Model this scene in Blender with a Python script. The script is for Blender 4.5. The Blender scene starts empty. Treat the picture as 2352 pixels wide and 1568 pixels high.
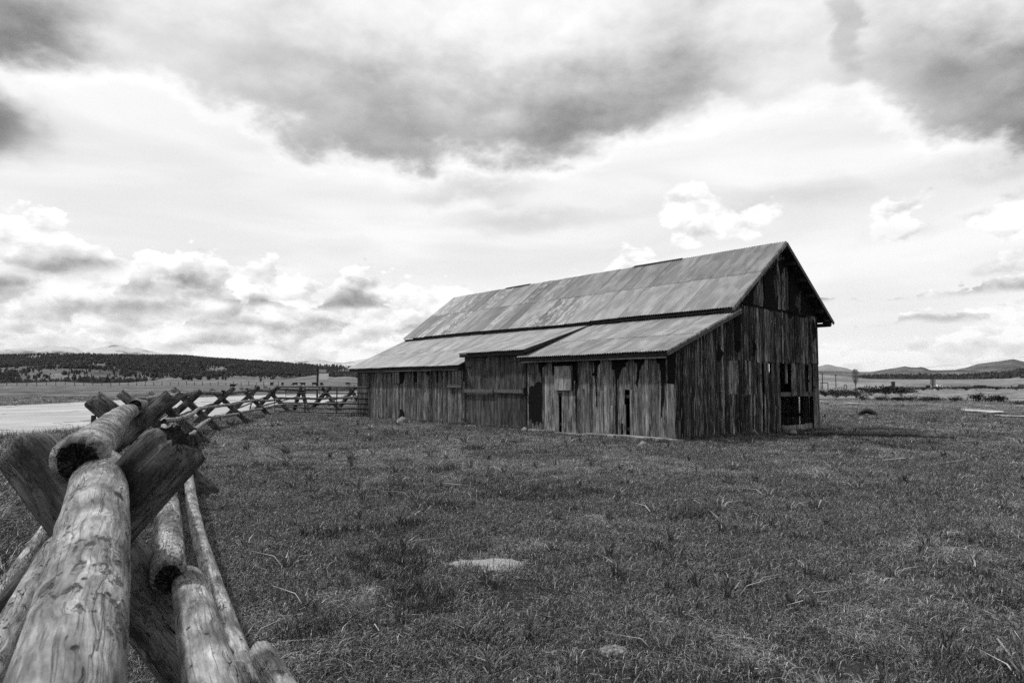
import bpy, math, random
import numpy as np
from mathutils import Vector, Matrix, noise as mnoise

R = math.radians
SC = bpy.context.scene
COL = SC.collection
random.seed(7)
rng = np.random.default_rng(11)


class NT:
    """small helper to write node trees as expressions"""
    def __init__(self, tree):
        self.t = tree
        tree.nodes.clear()

    def n(self, kind, **kw):
        nd = self.t.nodes.new(kind)
        for k, v in kw.items():
            setattr(nd, k, v)
        return nd

    def put(self, sock, v):
        if isinstance(v, bpy.types.NodeSocket):
            self.t.links.new(v, sock)
        elif v is not None:
            sock.default_value = v

    def m(self, op, a, b=None, c=None, clamp=False):
        nd = self.n('ShaderNodeMath', operation=op, use_clamp=clamp)
        self.put(nd.inputs[0], a); self.put(nd.inputs[1], b)
        if c is not None:
            self.put(nd.inputs[2], c)
        return nd.outputs[0]

    def vm(self, op, a, b=None, c=None, scale=None):
        nd = self.n('ShaderNodeVectorMath', operation=op)
        self.put(nd.inputs[0], a); self.put(nd.inputs[1], b)
        if c is not None:
            self.put(nd.inputs[2], c)
        if scale is not None:
            self.put(nd.inputs['Scale'], scale)
        return nd.outputs['Value'] if op in ('LENGTH', 'DOT_PRODUCT', 'DISTANCE') else nd.outputs[0]

    def noise(self, vec, scale=1., detail=4., rough=.5, dist=0., color=False):
        nd = self.n('ShaderNodeTexNoise')
        self.put(nd.inputs['Vector'], vec)
        nd.inputs['Scale'].default_value = scale
        nd.inputs['Detail'].default_value = detail
        nd.inputs['Roughness'].default_value = rough
        nd.inputs['Distortion'].default_value = dist
        return nd.outputs['Color'] if color else nd.outputs[0]

    def voro(self, vec, scale=1., feature='F1', rand=1.):
        nd = self.n('ShaderNodeTexVoronoi', feature=feature)
        self.put(nd.inputs['Vector'], vec)
        nd.inputs['Scale'].default_value = scale
        nd.inputs['Randomness'].default_value = rand
        return nd.outputs['Distance']

    def mr(self, v, a, b, c=0., d=1., smooth=True):
        nd = self.n('ShaderNodeMapRange', interpolation_type='SMOOTHSTEP' if smooth else 'LINEAR')
        self.put(nd.inputs[0], v); self.put(nd.inputs[1], a); self.put(nd.inputs[2], b)
        self.put(nd.inputs[3], c); self.put(nd.inputs[4], d)
        return nd.outputs[0]

    def mix(self, f, a, b):
        nd = self.n('ShaderNodeMix', data_type='FLOAT')
        self.put(nd.inputs[0], f); self.put(nd.inputs[2], a); self.put(nd.inputs[3], b)
        return nd.outputs[0]

    def xyz(self, v):
        nd = self.n('ShaderNodeSeparateXYZ'); self.put(nd.inputs[0], v)
        return nd.outputs

    def comb(self, x, y, z=0.):
        nd = self.n('ShaderNodeCombineXYZ')
        self.put(nd.inputs[0], x); self.put(nd.inputs[1], y); self.put(nd.inputs[2], z)
        return nd.outputs[0]


# ------------------------------------------------------------------ camera
cam_d = bpy.data.cameras.new('camera')
cam = bpy.data.objects.new('camera', cam_d)
COL.objects.link(cam)
cam.location = (0, 0, 1.6)
cam.rotation_euler = (R(90) + math.atan(94 / 1568), 0, 0)
cam_d.sensor_width = 36
cam_d.lens = 24
cam_d.clip_start = .05
cam_d.clip_end = 60000
cam_d.dof.use_dof = True
cam_d.dof.focus_distance = 14
cam_d.dof.aperture_fstop = 7.1
SC.camera = cam

# ------------------------------------------------------------------ sky
SUN_DIR = Vector((-.52, .16, .84)).normalized()      # towards the sun
SUN_EL = math.asin(SUN_DIR.z)
SUN_ROT = math.atan2(SUN_DIR.x, SUN_DIR.y)
world = bpy.data.worlds.new('World')
SC.world = world
world.use_nodes = True


def build_sky():
    t = NT(world.node_tree)
    gen = t.n('ShaderNodeTexCoord').outputs['Generated']
    d = t.vm('NORMALIZE', gen)
    x, y, z = t.xyz(d)
    deg = 180 / math.pi
    az = t.m('MULTIPLY', t.m('ARCTAN2', x, y), deg)
    el = t.m('MULTIPLY', t.m('ARCSINE', z), deg)

    def profile(pos, pts, ip='B_SPLINE'):
        """a value read along the bearing (degrees, -60..60)"""
        nd = t.n('ShaderNodeValToRGB')
        cr = nd.color_ramp
        cr.interpolation = ip
        while len(cr.elements) < len(pts):
            cr.elements.new(.5)
        for e, (a, v) in zip(cr.elements, sorted(pts)):
            e.position = (a + 60) / 120
            e.color = (v, v, v, 1)
        t.put(nd.inputs[0], t.mr(pos, -60., 60., 0., 1., False))
        return nd.outputs[0]

    def blobs(pos, lst):
        acc = None
        for (a, e, rh, rv, amp) in lst:
            q = t.vm('MULTIPLY_ADD', pos, (1 / rh, 1 / rv, 0), (-a / rh, -e / rv, 0))
            b = t.mr(t.vm('LENGTH', q), 1., 0., 0., amp)
            acc = b if acc is None else t.m('MAXIMUM', acc, b)
        return acc

    dn = t.vm('MULTIPLY', d, (1, 1, 1.7))
    bil = t.noise(dn, 6.0, 9., .57)                                     # broad billows
    cau = t.noise(dn, 15., 7., .52)                                     # heaped lobes
    cau_up = t.noise(t.vm('ADD', dn, (-.009, 0, .022)), 15., 5., .52)   # the same seen a little higher: relief
    smooth = t.noise(t.vm('ADD', dn, (4., 1., 2.)), 3.4, 3., .45)          # slow swells
    b0 = t.m('SUBTRACT', bil, .5)
    c0 = t.m('SUBTRACT', cau, .5)
    relief = t.m('SUBTRACT', cau, cau_up)
    dw = t.vm('ADD', dn, t.vm('SCALE', t.vm('SUBTRACT', t.noise(dn, 26., 4., .6, color=True), (.5, .5, .5)), scale=.075))
    lob = t.voro(dw, 17.)                                             # cauliflower lobes of the heaped clouds
    lob2 = t.voro(dw, 44.)
    lobes = t.m('ADD', t.m('MULTIPLY', t.m('SUBTRACT', .42, lob), 1.), t.m('MULTIPLY', t.m('SUBTRACT', .42, lob2), .5))
    lob_up = t.voro(t.vm('ADD', dw, (-.006, 0, .016)), 17.)
    vol = t.m('MULTIPLY', t.m('SUBTRACT', lob_up, lob), .36)            # each lobe bright above, dim below
    vol = t.m('ADD', vol, t.m('MULTIPLY', relief, .55))
    bil_up = t.noise(t.vm('ADD', dn, (-.012, 0, .035)), 6.0, 5., .60)
    swell = t.m('SUBTRACT', bil, bil_up)
    azw = t.m('MULTIPLY_ADD', b0, 14., az)
    elw = t.m('MULTIPLY_ADD', b0, 8., t.m('MULTIPLY_ADD', c0, 3.0, t.m('MULTIPLY_ADD', lobes, 1.1, el)))

    # high bright veil with faint flat streaks, whiter towards the horizon
    veil = t.noise(t.comb(t.m('MULTIPLY', az, .05), t.m('MULTIPLY', el, .26), 3.), 1., 4., .5, .5)
    L = t.mr(veil, .32, .68, .905, .975)
    L = t.m('ADD', L, t.mr(el, 10., 1., 0., .035))

    # clear sky seen through a gap between two clouds
    sky = t.n('ShaderNodeTexSky', sky_type='NISHITA')
    sky.sun_disc = False
    sky.sun_elevation = SUN_EL
    sky.sun_rotation = SUN_ROT
    sky.altitude = 2400
    bw = t.n('ShaderNodeRGBToBW'); t.put(bw.inputs[0], sky.outputs[0])
    clear = t.m('POWER', t.m('MINIMUM', t.m('MULTIPLY', bw.outputs[0], .1), .60), 1 / 2.2)

    # ---- the great overhead clouds
    base = t.m('MULTIPLY', profile(azw, [(-46, .46), (-38, .475), (-34, .50), (-30, .55), (-25.5, .525), (-21.5, .49), (-18.5, .455), (-15.5, .445), (-12, .425), (-7, .43),
                                         (-2, .415), (1, .405), (5.5, .44), (11, .475), (15, .50), (18, .51), (23, .50), (26.5, .46), (30, .425), (33, .405), (38, .36), (46, .36)]), 40.)
    amp = profile(azw, [(-60, .3), (-46, .56), (-38, .55), (-34, .26), (-30, .05), (-25.5, .06), (-21.5, .13), (-16.5, .24), (-12, .31), (-5, .35),
                        (1, .40), (5.5, .36), (11, .29), (15, .20), (18, .11), (23, .06), (26.5, .12), (30, .31), (33, .42), (38, .54), (46, .54), (60, .3)])
    u = t.m('SUBTRACT', elw, base)
    body = t.mr(u, -.6, 1.6)                       # inside the cloud
    edge_tone = t.m('ADD', t.mr(smooth, .36, .62, 1.0, .93), t.m('MULTIPLY_ADD', swell, .2, t.m('MULTIPLY', vol, .12)))
    L = t.mix(t.m('MULTIPLY', body, .9), L, edge_tone)
    gp = t.vm('MULTIPLY_ADD', t.comb(az, el), (1, 1, 0), t.comb(t.m('MULTIPLY', b0, 9.), t.m('MULTIPLY', c0, 8.)))
    gap = blobs(gp, [(26.6, 25.8, 1.7, 4.6, 1.), (25.0, 31., 4.0, 5, 1.)])
    L = t.mix(t.mr(gap, .05, .7, 0., .22), L, clear)
    L = t.m('ADD', L, t.m('MULTIPLY', t.mr(t.m('ABSOLUTE', t.m('SUBTRACT', u, .5)), 0., 1.6, .045, 0.), 1.))
    shade = t.m('MULTIPLY', t.mr(u, -.4, 2.6), t.mr(u, 1.8, 12., 1., .10))
    shade = t.m('MULTIPLY', shade, t.m('MULTIPLY', t.mr(smooth, .36, .6, .80, 1.1), t.m('SUBTRACT', 1., t.m('MULTIPLY', swell, .55))))
    L = t.m('SUBTRACT', L, t.m('MULTIPLY', amp, t.m('MULTIPLY', shade, .98)))
    # second tiers, lower down at the left and right edges
    Pl = t.comb(t.m('MULTIPLY_ADD', b0, 8., az), t.m('MULTIPLY_ADD', b0, 5., t.m('MULTIPLY_ADD', c0, 3., el)))
    low = blobs(Pl, [(-41, 16.3, 8.5, 3.2, .52), (40, 14.8, 9, 1.9, .12), (-3, 16.0, 7, 1.5, .14), (2, 13.6, 11, 1.4, .085), (23, 14.0, 9, 1.6, .06), (-56, 14, 10, 3, .3)])
    L = t.m('SUBTRACT', L, low)
    # over the rest of the sky the same broken cloud goes on
    away = t.m('MAXIMUM', t.mr(el, 30., 42.), t.mr(t.m('ABSOLUTE', az), 44., 60.))
    L = t.m('SUBTRACT', L, t.m('MULTIPLY', t.mr(bil, .45, .68, 0., .26), away))

    # ---- low heaped clouds with lit heads
    azs = t.m('MULTIPLY_ADD', c0, 5., t.m('MULTIPLY_ADD', b0, 5., az))
    top = t.m('MULTIPLY', profile(azs, [(-60, .34), (-50, .44), (-44, .50), (-38, .56), (-34.5, .57), (-32, .50), (-30, .42), (-28.4, .50), (-26.5, .42), (-24, .40), (-20.5, .465), (-18, .42), (-15, .36), (-10, .40),
                                         (-6, .40), (-2, .34), (2, .36), (6, .42), (9.2, .56), (12, .44), (15, .26), (20, .20), (26, .14), (30, .16), (38, .18), (50, .30), (60, .34)]), 22.)
    Hd = t.m('SUBTRACT', top, t.m('MULTIPLY_ADD', c0, -2.0, el))
    Hd = t.m('MULTIPLY_ADD', lobes, 2.2, Hd)
    iso = blobs(t.comb(azs, t.m('MULTIPLY_ADD', c0, 5., t.m('MULTIPLY_ADD', b0, 4., el))), [(14.8, 13.6, 4.2, 4.2, 2.4), (18.2, 12.4, 4.4, 2.6, 2.), (29.8, 11.9, 3.8, 2.6, 2.4), (37, 11.0, 6.0, 2.4, 2.2),
                                                      (36.8, 8.3, 3.2, 1.1, 1.8), (36, 4.8, 4.4, .9, 1.5)])
    Hd = t.m('MAXIMUM', Hd, t.m('MULTIPLY_ADD', lobes, .8, t.m('SUBTRACT', iso, .62)))
    alpha = t.mr(Hd, -.12, .42)
    tone = t.m('ADD', t.mr(Hd, .1, 3.0, .995, .93), vol)
    L = t.mix(t.m('MULTIPLY', alpha, t.mr(el, 0., 3.5, .5, 1.)), L, t.m('MINIMUM', tone, 1.0))
    # rows of heaped clouds one behind the other: lit tops, flat shaded bases
    side = profile(az, [(-60, .9), (-42, 1.), (-20, .95), (-8, .8), (4, .62), (12, .45), (20, .22), (30, .30), (40, .42), (60, .9)])
    for k, (be, hm, fq, grey) in enumerate(((1.3, 1.5, .21, .88), (2.7, 2.0, .15, .83), (4.3, 2.6, .115, .77), (6.3, 3.4, .10, .74))):
        n = t.noise(t.comb(t.m('MULTIPLY', azs, fq), 11.3 * k + 2.1, 0.), 1., 3., .55)
        ht = t.m('MULTIPLY', t.mr(n, .42, .60, -.8, hm * 1.25, False), side)
        lift = t.m('MULTIPLY_ADD', b0, 2.2, el)
        up = t.m('MULTIPLY_ADD', lobes, 1.3 + .35 * k, t.m('SUBTRACT', t.m('ADD', ht, be), lift))
        dn_ = t.m('MULTIPLY_ADD', c0, 1.1, t.m('SUBTRACT', lift, be))
        al = t.m('MULTIPLY', t.mr(up, .0, .15 + .04 * k), t.mr(dn_, -.35, .3))
        al = t.m('MULTIPLY', t.m('MULTIPLY', al, t.mr(ht, .05, .5)), t.mr(el, .5, 4., .35, 1.))
        tn = t.m('ADD', t.mr(t.m('DIVIDE', dn_, t.m('MAXIMUM', ht, .4)), .0, .8, grey, .99), vol)
        L = t.mix(al, L, t.m('MINIMUM', tn, 1.01))
    bs = blobs(t.comb(azs, t.m('MULTIPLY_ADD', c0, 2.2, el)), [(-30.5, 5.5, 9, 1.0, .12), (-33.5, 8.0, 5.0, 1.0, .14), (-40, 6.4, 7, 2.0, .30), (-13.3, 6.9, 4.6, 1.0, .12), (36.8, 7.9, 3.2, .6, .14), (30, 11.0, 4, .9, .05)])
    L = t.m('SUBTRACT', L, bs)
    L = t.m('MAXIMUM', t.m('MINIMUM', L, 1.01), .25)
    lin = t.m('MULTIPLY', t.m('POWER', L, 2.2), 10.4)
    bg = t.n('ShaderNodeBackground')
    t.put(bg.inputs[0], t.comb(lin, lin, lin))
    bg.inputs[1].default_value = .1
    out = t.n('ShaderNodeOutputWorld')
    t.t.links.new(bg.outputs[0], out.inputs[0])


build_sky()
world.cycles.sampling_method = 'NONE'      # an almost even sky: no importance map needed
SC.cycles.max_bounces = 4
SC.cycles.diffuse_bounces = 3
SC.cycles.adaptive_threshold = .02
SC.cycles.use_denoising = False     # keep the fine grain of the grass

# ------------------------------------------------------------------ sun (veiled by thin cloud)
sun_d = bpy.data.lights.new('sun', 'SUN')
sun_d.energy = 3.7
sun_d.angle = R(2.5)
sun_d.color = (1, 1, 1)          # a black-and-white photograph
sun = bpy.data.objects.new('sun', sun_d)
COL.objects.link(sun)
sun.location = (-20, 10, 40)
sun.rotation_euler = SUN_DIR.to_track_quat('Z', 'Y').to_euler()

SC.view_settings.view_transform = 'Standard'
SC.view_settings.look = 'None'
SC.view_settings.exposure = 0
SC.view_settings.gamma = 1
SC.view_settings.use_curve_mapping = False

FOREST_RIDGE = [(-40.24, 1.78), (-36.89, 1.84), (-35.46, 1.96), (-33.73, 2.09), (-31.92, 2.14), (-30.31, 2.05), (-28.36, 2.02), (-25.75, 2.04), (-23.94, 1.93), (-22.08, 1.83), (-19.53, 1.68), (-16.88, 1.54), (-14.86, 1.44), (-12.79, 1.32), (-9.98, 1.15), (-6.4, 0.91), (-2.77, 0.58), (0.88, 0.22)]
SNOW_PEAKS = [(-41.29, 1.81), (-38.27, 2.06), (-36.9, 2.22), (-35.96, 2.3), (-35.47, 2.38), (-34.0, 2.54), (-33.23, 2.5), (-32.9, 2.48), (-32.77, 2.55), (-32.59, 2.43), (-32.05, 2.16), (-31.53, 2.4), (-31.0, 2.53), (-30.6, 2.61), (-30.39, 2.74), (-30.11, 2.68), (-29.92, 2.72), (-29.64, 2.66), (-29.22, 2.48), (-28.8, 2.56), (-28.23, 2.41), (-27.51, 2.23), (-25.76, 2.1), (-22.71, 1.88), (-20.17, 1.64), (-18.54, 1.56), (-17.22, 1.78), (-16.39, 1.96), (-15.71, 1.86), (-14.86, 1.66), (-13.83, 1.59), (-12.79, 1.81), (-11.75, 2.0), (-10.52, 2.08), (-8.92, 1.87), (-6.4, 1.45), (-2.77, 1.02)]
FOOTHILLS = [(-39.08, -0.08), (-35.39, -0.03), (-33.41, 0.06), (-31.32, -0.06), (-29.15, -0.0), (-27.68, 0.13), (-26.53, 0.33), (-25.41, 0.2), (-24.21, 0.3), (-23.29, 0.4), (-22.05, 0.34), (-20.46, 0.14), (-19.5, 0.24), (-18.52, 0.17), (-17.2, 0.42), (-16.13, 0.59), (-15.35, 0.53), (-14.5, 0.42), (-13.64, 0.5), (-12.78, 0.43), (-9.97, 0.43), (-6.39, 0.29)]
FAR_PEAK = [(18.46, 0.69), (21.69, 0.95), (23.56, 1.14), (24.29, 1.25), (24.69, 1.37), (25.02, 1.35), (25.37, 1.2), (25.82, 1.15), (26.17, 1.05), (26.55, 0.88), (27.7, 0.65), (30.48, 0.44)]
MID_RIDGE = [(11.66, 0.43), (18.46, 0.62), (24.28, 0.86), (25.49, 0.86), (27.01, 0.78), (27.7, 0.77), (28.67, 0.96), (29.26, 1.05), (29.93, 1.18), (30.23, 1.1), (30.69, 1.07), (30.85, 1.13), (31.14, 1.06), (31.48, 0.87), (32.07, 0.86), (33.1, 0.89), (34.64, 0.78), (36.84, 0.58), (39.06, 0.45)]
BIG_HILL = [(31.55, 0.5), (32.35, 0.71), (33.1, 0.92), (33.67, 1.04), (34.23, 1.27), (35.25, 1.41), (35.88, 1.51), (36.26, 1.59), (36.87, 1.4), (37.97, 1.15), (40.16, 0.78), (42.61, 0.54)]
WOODED_RISE = [(25.64, 0.07), (26.68, 0.26), (27.12, 0.39), (28.54, 0.42), (29.93, 0.41), (30.67, 0.44), (31.82, 0.43), (33.11, 0.4), (34.13, 0.48), (35.1, 0.6), (35.97, 0.62), (36.59, 0.79), (37.03, 0.76), (38.41, 0.8), (40.57, 0.61)]
PALE_FIELD = [(18.45, 0.07), (24.28, 0.6), (25.36, 0.53), (26.53, 0.39), (27.69, 0.26), (30.74, 0.22), (33.11, 0.21), (35.11, 0.24), (36.83, 0.29), (39.05, 0.28), (42.2, 0.16)]
FRONT_PAPER = [
    [(3.43, 2.56), (3.44, 1.82), (3.4, 1.56), (3.46, 1.35), (3.49, 0.17), (3.51, 0.15), (3.52, 0.97), (3.56, 1.52), (3.51, 1.65), (3.53, 1.94), (3.65, 1.94), (3.64, 2.5)] ,
    [(3.31, 2.51), (3.3, 2.27), (2.76, 2.25), (2.72, 2.16), (2.69, 1.95), (2.74, 1.88), (2.82, 1.87), (2.81, 1.82), (2.71, 1.8), (2.68, 1.69), (2.65, 1.28), (2.64, 0.76), (2.61, 1.28), (2.63, 1.69), (2.59, 1.89), (2.57, 2.1), (2.48, 2.16), (2.45, 2.29), (2.42, 2.48)] ,
    [(2.42, 2.48), (2.41, 2.31), (2.12, 2.29), (2.01, 2.25), (1.98, 2.15), (2.0, 1.98), (1.86, 1.97), (1.87, 1.84), (1.85, 1.68), (1.84, 1.36), (1.87, 0.04), (1.8, 0.02), (1.79, 1.37), (1.78, 1.68), (1.71, 1.76), (1.66, 1.92), (1.58, 2.04), (1.46, 2.05), (1.46, 2.17), (1.39, 2.19), (1.36, 2.25), (1.27, 2.31), (1.23, 2.45)] ,
    [(1.23, 2.45), (1.19, 2.29), (1.13, 2.19), (1.03, 2.13), (1.02, 1.99), (1.05, 1.82), (1.06, 1.64), (1.1, 1.59), (1.06, 1.52), (1.01, 1.41), (0.99, 1.66), (0.95, 1.72), (0.94, 1.95), (0.88, 2.08), (0.79, 2.13), (0.76, 2.24), (0.71, 2.28), (0.57, 2.29), (0.56, 2.46)] ,
    [(0.56, 2.46), (0.42, 2.33), (0.34, 2.24), (0.32, 2.14), (0.24, 2.11), (0.23, 1.98), (0.19, 1.9), (0.18, 1.6), (0.21, 0.65), (0.17, 0.66), (0.16, 0.93), (0.11, 1.12), (0.1, 1.53), (0.05, 1.62), (0.03, 1.6), (0.02, 2.46)] ,
    [(5.26, 2.3), (5.23, 1.97), (5.15, 1.91), (5.11, 1.66), (5.1, 0.78), (5.08, 1.0), (5.08, 2.08), (5.0, 2.14), (4.88, 2.15), (4.85, 2.27)] ,
    [(4.6, 2.3), (4.57, 1.84), (4.47, 1.83), (4.45, 2.11), (3.64, 2.13), (3.65, 1.35), (3.61, 1.35), (3.59, 1.65), (3.51, 1.66), (3.49, 1.51), (3.44, 1.63), (3.43, 1.75), (3.5, 2.04), (3.5, 2.3)] ,
    [(5.94, 2.29), (5.93, 1.88), (5.84, 1.87), (5.85, 2.28)] ,
    [(14.35, 2.15), (14.3, 1.54), (14.17, 1.55), (14.02, 1.59), (13.97, 1.75), (13.95, 2.12)] ,
    [(13.22, 2.14), (13.16, 1.59), (13.13, 1.31), (13.11, 1.59), (12.96, 1.63), (12.96, 2.14)] ,
    [(11.45, 2.13), (11.42, 1.63), (11.31, 1.6), (11.29, 2.12)] ,
    [(14.31, 0.45), (14.1, 0.43), (13.95, 0.3), (13.93, -0.01), (14.09, -0.08), (14.27, -0.08)] ,
    [(12.16, 2.17), (12.12, 1.89), (11.97, 1.86), (11.93, 2.16)] ,
    [(9.56, 2.12), (9.58, 1.66), (9.5, 1.63), (9.47, 1.39), (9.38, 1.39), (9.38, 2.54), (9.54, 2.55)] ,
]
GABLE_PAPER = [
    [(6.51, 6.16), (6.88, 5.54), (7.35, 4.86), (7.3, 3.89), (7.6, 3.82), (7.73, 3.9), (8.02, 3.93), (8.66, 3.89), (8.7, 4.16), (7.67, 5.15)] ,
    [(6.53, 5.96), (6.59, 5.1), (6.53, 4.64), (6.52, 4.03), (6.37, 4.0), (6.45, 3.78), (6.64, 3.74), (6.8, 3.9), (7.15, 3.92), (7.13, 4.08), (6.91, 4.24), (6.95, 4.5), (7.28, 4.68), (7.33, 4.86), (6.88, 5.51)] ,
    [(5.82, 5.64), (5.63, 5.4), (4.98, 4.99), (5.0, 4.22), (4.94, 4.02), (5.29, 3.98), (5.8, 4.01), (5.84, 4.68), (5.76, 4.25), (5.67, 4.27), (5.62, 4.74), (5.52, 4.95), (5.53, 5.07), (5.71, 5.16)] ,
    [(4.79, 4.88), (3.83, 4.18), (3.65, 4.01), (4.33, 4.03), (4.38, 4.46), (4.66, 4.75)] ,
    [(5.92, 5.61), (5.93, 5.44), (6.03, 5.1), (6.19, 5.34), (6.34, 5.48), (6.45, 5.8), (6.36, 6.04)] ,
    [(3.28, 3.72), (3.61, 3.81), (3.57, 2.68), (3.4, 2.54), (3.27, 2.58)] ,
    [(4.29, 3.11), (4.47, 2.66), (4.35, 2.55), (4.25, 2.7)] ,
    [(8.07, 3.82), (8.23, 3.68), (8.32, 3.28), (8.09, 2.99), (8.03, 3.35)] ,
    [(3.66, 4.03), (4.33, 4.04), (5.29, 3.99), (6.08, 4.0), (6.8, 3.95), (7.6, 3.89), (7.6, 3.82), (6.8, 3.87), (6.03, 3.93), (5.8, 3.94), (5.29, 3.93), (4.84, 3.96), (4.32, 3.98), (3.67, 3.99)] ,
    [(4.3, 2.88), (4.43, 2.74), (4.37, 2.47), (4.31, 2.4), (4.26, 2.59)] ,
    [(2.38, 2.81), (2.49, 2.61), (2.68, 2.47), (2.55, 2.3), (2.39, 2.21)] ,
    [(3.28, 2.84), (3.57, 2.85), (3.56, 2.57), (3.46, 2.51), (3.29, 2.58)] ,
    [(-0.01, 2.67), (0.39, 2.69), (0.32, 1.62), (0.23, 1.54), (0.01, 1.54), (-0.03, 2.08)] ,
]

# ------------------------------------------------------------------ helpers
def link(o, parent=None):
    COL.objects.link(o)
    if parent is not None:
        o.parent = parent
    return o


def mesh_obj(name, verts, faces, mat, parent=None, smooth=False, matidx=None):
    me = bpy.data.meshes.new(name)
    me.from_pydata([tuple(v) for v in verts], [], [tuple(f) for f in faces])
    if mat is not None:
        for q in (mat if isinstance(mat, (list, tuple)) else [mat]):
            me.materials.append(q)
    if matidx is not None:
        me.polygons.foreach_set('material_index', np.asarray(matidx, dtype=np.int32))
    if smooth:
        me.polygons.foreach_set('use_smooth', np.ones(len(me.polygons), dtype=bool))
    me.update()
    return link(bpy.data.objects.new(name, me), parent)


def empty(name, loc=(0, 0, 0), rz=0):
    o = bpy.data.objects.new(name, None)
    o.location = loc
    o.rotation_euler = (0, 0, rz)
    o.empty_display_size = .2
    return link(o)


def tag(o, label=None, cat=None, group=None, kind=None):
    if label: o['label'] = label
    if cat: o['category'] = cat
    if group: o['group'] = group
    if kind: o['kind'] = kind
    return o


class MB:
    """collects boxes, bars and prisms for one mesh"""
    def __init__(self):
        self.v = []; self.f = []

    def add(self, v, f):
        b = len(self.v)
        self.v += [tuple(q) for q in v]
        self.f += [tuple(i + b for i in q) for q in f]
        return self

    def box(self, a, b):
        (x0, y0, z0), (x1, y1, z1) = a, b
        v = [(x0, y0, z0), (x1, y0, z0), (x1, y1, z0), (x0, y1, z0), (x0, y0, z1), (x1, y0, z1), (x1, y1, z1), (x0, y1, z1)]
        return self.add(v, [(3, 2, 1, 0), (4, 5, 6, 7), (0, 1, 5, 4), (1, 2, 6, 5), (2, 3, 7, 6), (3, 0, 4, 7)])

    def bar(self, p0, p1, w, h, up=(0, 0, 1)):
        p0 = Vector(p0); p1 = Vector(p1)
        d = (p1 - p0).normalized(); u = Vector(up)
        s = d.cross(u)
        s = s.normalized() if s.length > 1e-6 else Vector((1, 0, 0))
        u = s.cross(d).normalized()
        v = []
        for p in (p0, p1):
            for a, b in ((-1, -1), (1, -1), (1, 1), (-1, 1)):
                v.append(p + s * (a * w / 2) + u * (b * h / 2))
        return self.add(v, [(3, 2, 1, 0), (4, 5, 6, 7), (0, 1, 5, 4), (1, 2, 6, 5), (2, 3, 7, 6), (3, 0, 4, 7)])

    def tube(self, pts, r, n=8):
        pts = [Vector(p) for p in pts]
        rr = r if isinstance(r, (list, tuple)) else [r] * len(pts)
        v = []; f = []
        ref = Vector((0, 0, 1))
        if abs((pts[-1] - pts[0]).normalized().z) > .9:
            ref = Vector((1, 0, 0))
        for i, p in enumerate(pts):
            d = (pts[min(i + 1, len(pts) - 1)] - pts[max(i - 1, 0)]).normalized()
            s = d.cross(ref).normalized(); u = s.cross(d)
            for k in range(n):
                a = 2 * math.pi * k / n
                v.append(p + s * (math.cos(a) * rr[i]) + u * (math.sin(a) * rr[i]))
        for i in range(len(pts) - 1):
            for k in range(n):
                k2 = (k + 1) % n
                f.append((i * n + k, i * n + k2, (i + 1) * n + k2, (i + 1) * n + k))
        f.append(tuple(range(n - 1, -1, -1)))
        f.append(tuple(range((len(pts) - 1) * n, len(pts) * n)))
        return self.add(v, f)

    def build(self, name, mat, parent=None, smooth=False):
        return mesh_obj(name, self.v, self.f, mat, parent, smooth)


def vnoise(x, y, seed=0):
    """vectorised value noise in -1..1"""
    x = np.asarray(x, float); y = np.asarray(y, float)
    xi = np.floor(x).astype(np.int64); yi = np.floor(y).astype(np.int64)
    fx = x - xi; fy = y - yi
    fx = fx * fx * (3 - 2 * fx); fy = fy * fy * (3 - 2 * fy)

    def h(a, b):
        n = (a * 374761393 + b * 668265263 + seed * 1442695041) & 0x7fffffff
        n = ((n ^ (n >> 13)) * 1274126177) & 0x7fffffff
        n = n ^ (n >> 16)
        return (n & 0xffff) / 32767.5 - 1
    return (h(xi, yi) * (1 - fx) + h(xi + 1, yi) * fx) * (1 - fy) + (h(xi, yi + 1) * (1 - fx) + h(xi + 1, yi + 1) * fx) * fy


def fbm(x, y, seed=0, oct=4):
    s = 0; a = 1; tot = 0
    for i in range(oct):
        s = s + a * vnoise(np.asarray(x) * 2 ** i, np.asarray(y) * 2 ** i, seed + i * 17); tot += a; a *= .5
    return s / tot


def sstep(x, a, b):
    t = np.clip((np.asarray(x, float) - a) / (b - a), 0, 1)
    return t * t * (3 - 2 * t)


# ------------------------------------------------------------------ materials
def new_mat(name):
    m = bpy.data.materials.new(name)
    m.use_nodes = True
    return m, NT(m.node_tree)


def finish(t, val, rough=.85, bump=None, bump_s=.5, bump_d=.01, spec=.25, metal=0., transl=None):
    b = t.n('ShaderNodeBsdfPrincipled')
    t.put(b.inputs['Base Color'], t.comb(val, val, val))
    t.put(b.inputs['Roughness'], rough)
    t.put(b.inputs['Metallic'], metal)
    b.inputs['Specular IOR Level'].default_value = spec
    if bump is not None:
        bn = t.n('ShaderNodeBump')
        bn.inputs['Strength'].default_value = bump_s
        bn.inputs['Distance'].default_value = bump_d
        t.put(bn.inputs['Height'], bump)
        t.t.links.new(bn.outputs[0], b.inputs['Normal'])
    o = t.n('ShaderNodeOutputMaterial')
    if transl is not None:
        tr = t.n('ShaderNodeBsdfTranslucent')
        t.put(tr.inputs[0], t.comb(val, val, val))
        mx = t.n('ShaderNodeMixShader'); mx.inputs[0].default_value = transl
        t.t.links.new(b.outputs[0], mx.inputs[1]); t.t.links.new(tr.outputs[0], mx.inputs[2])
        t.t.links.new(mx.outputs[0], o.inputs[0])
    else:
        t.t.links.new(b.outputs[0], o.inputs[0])


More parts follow.
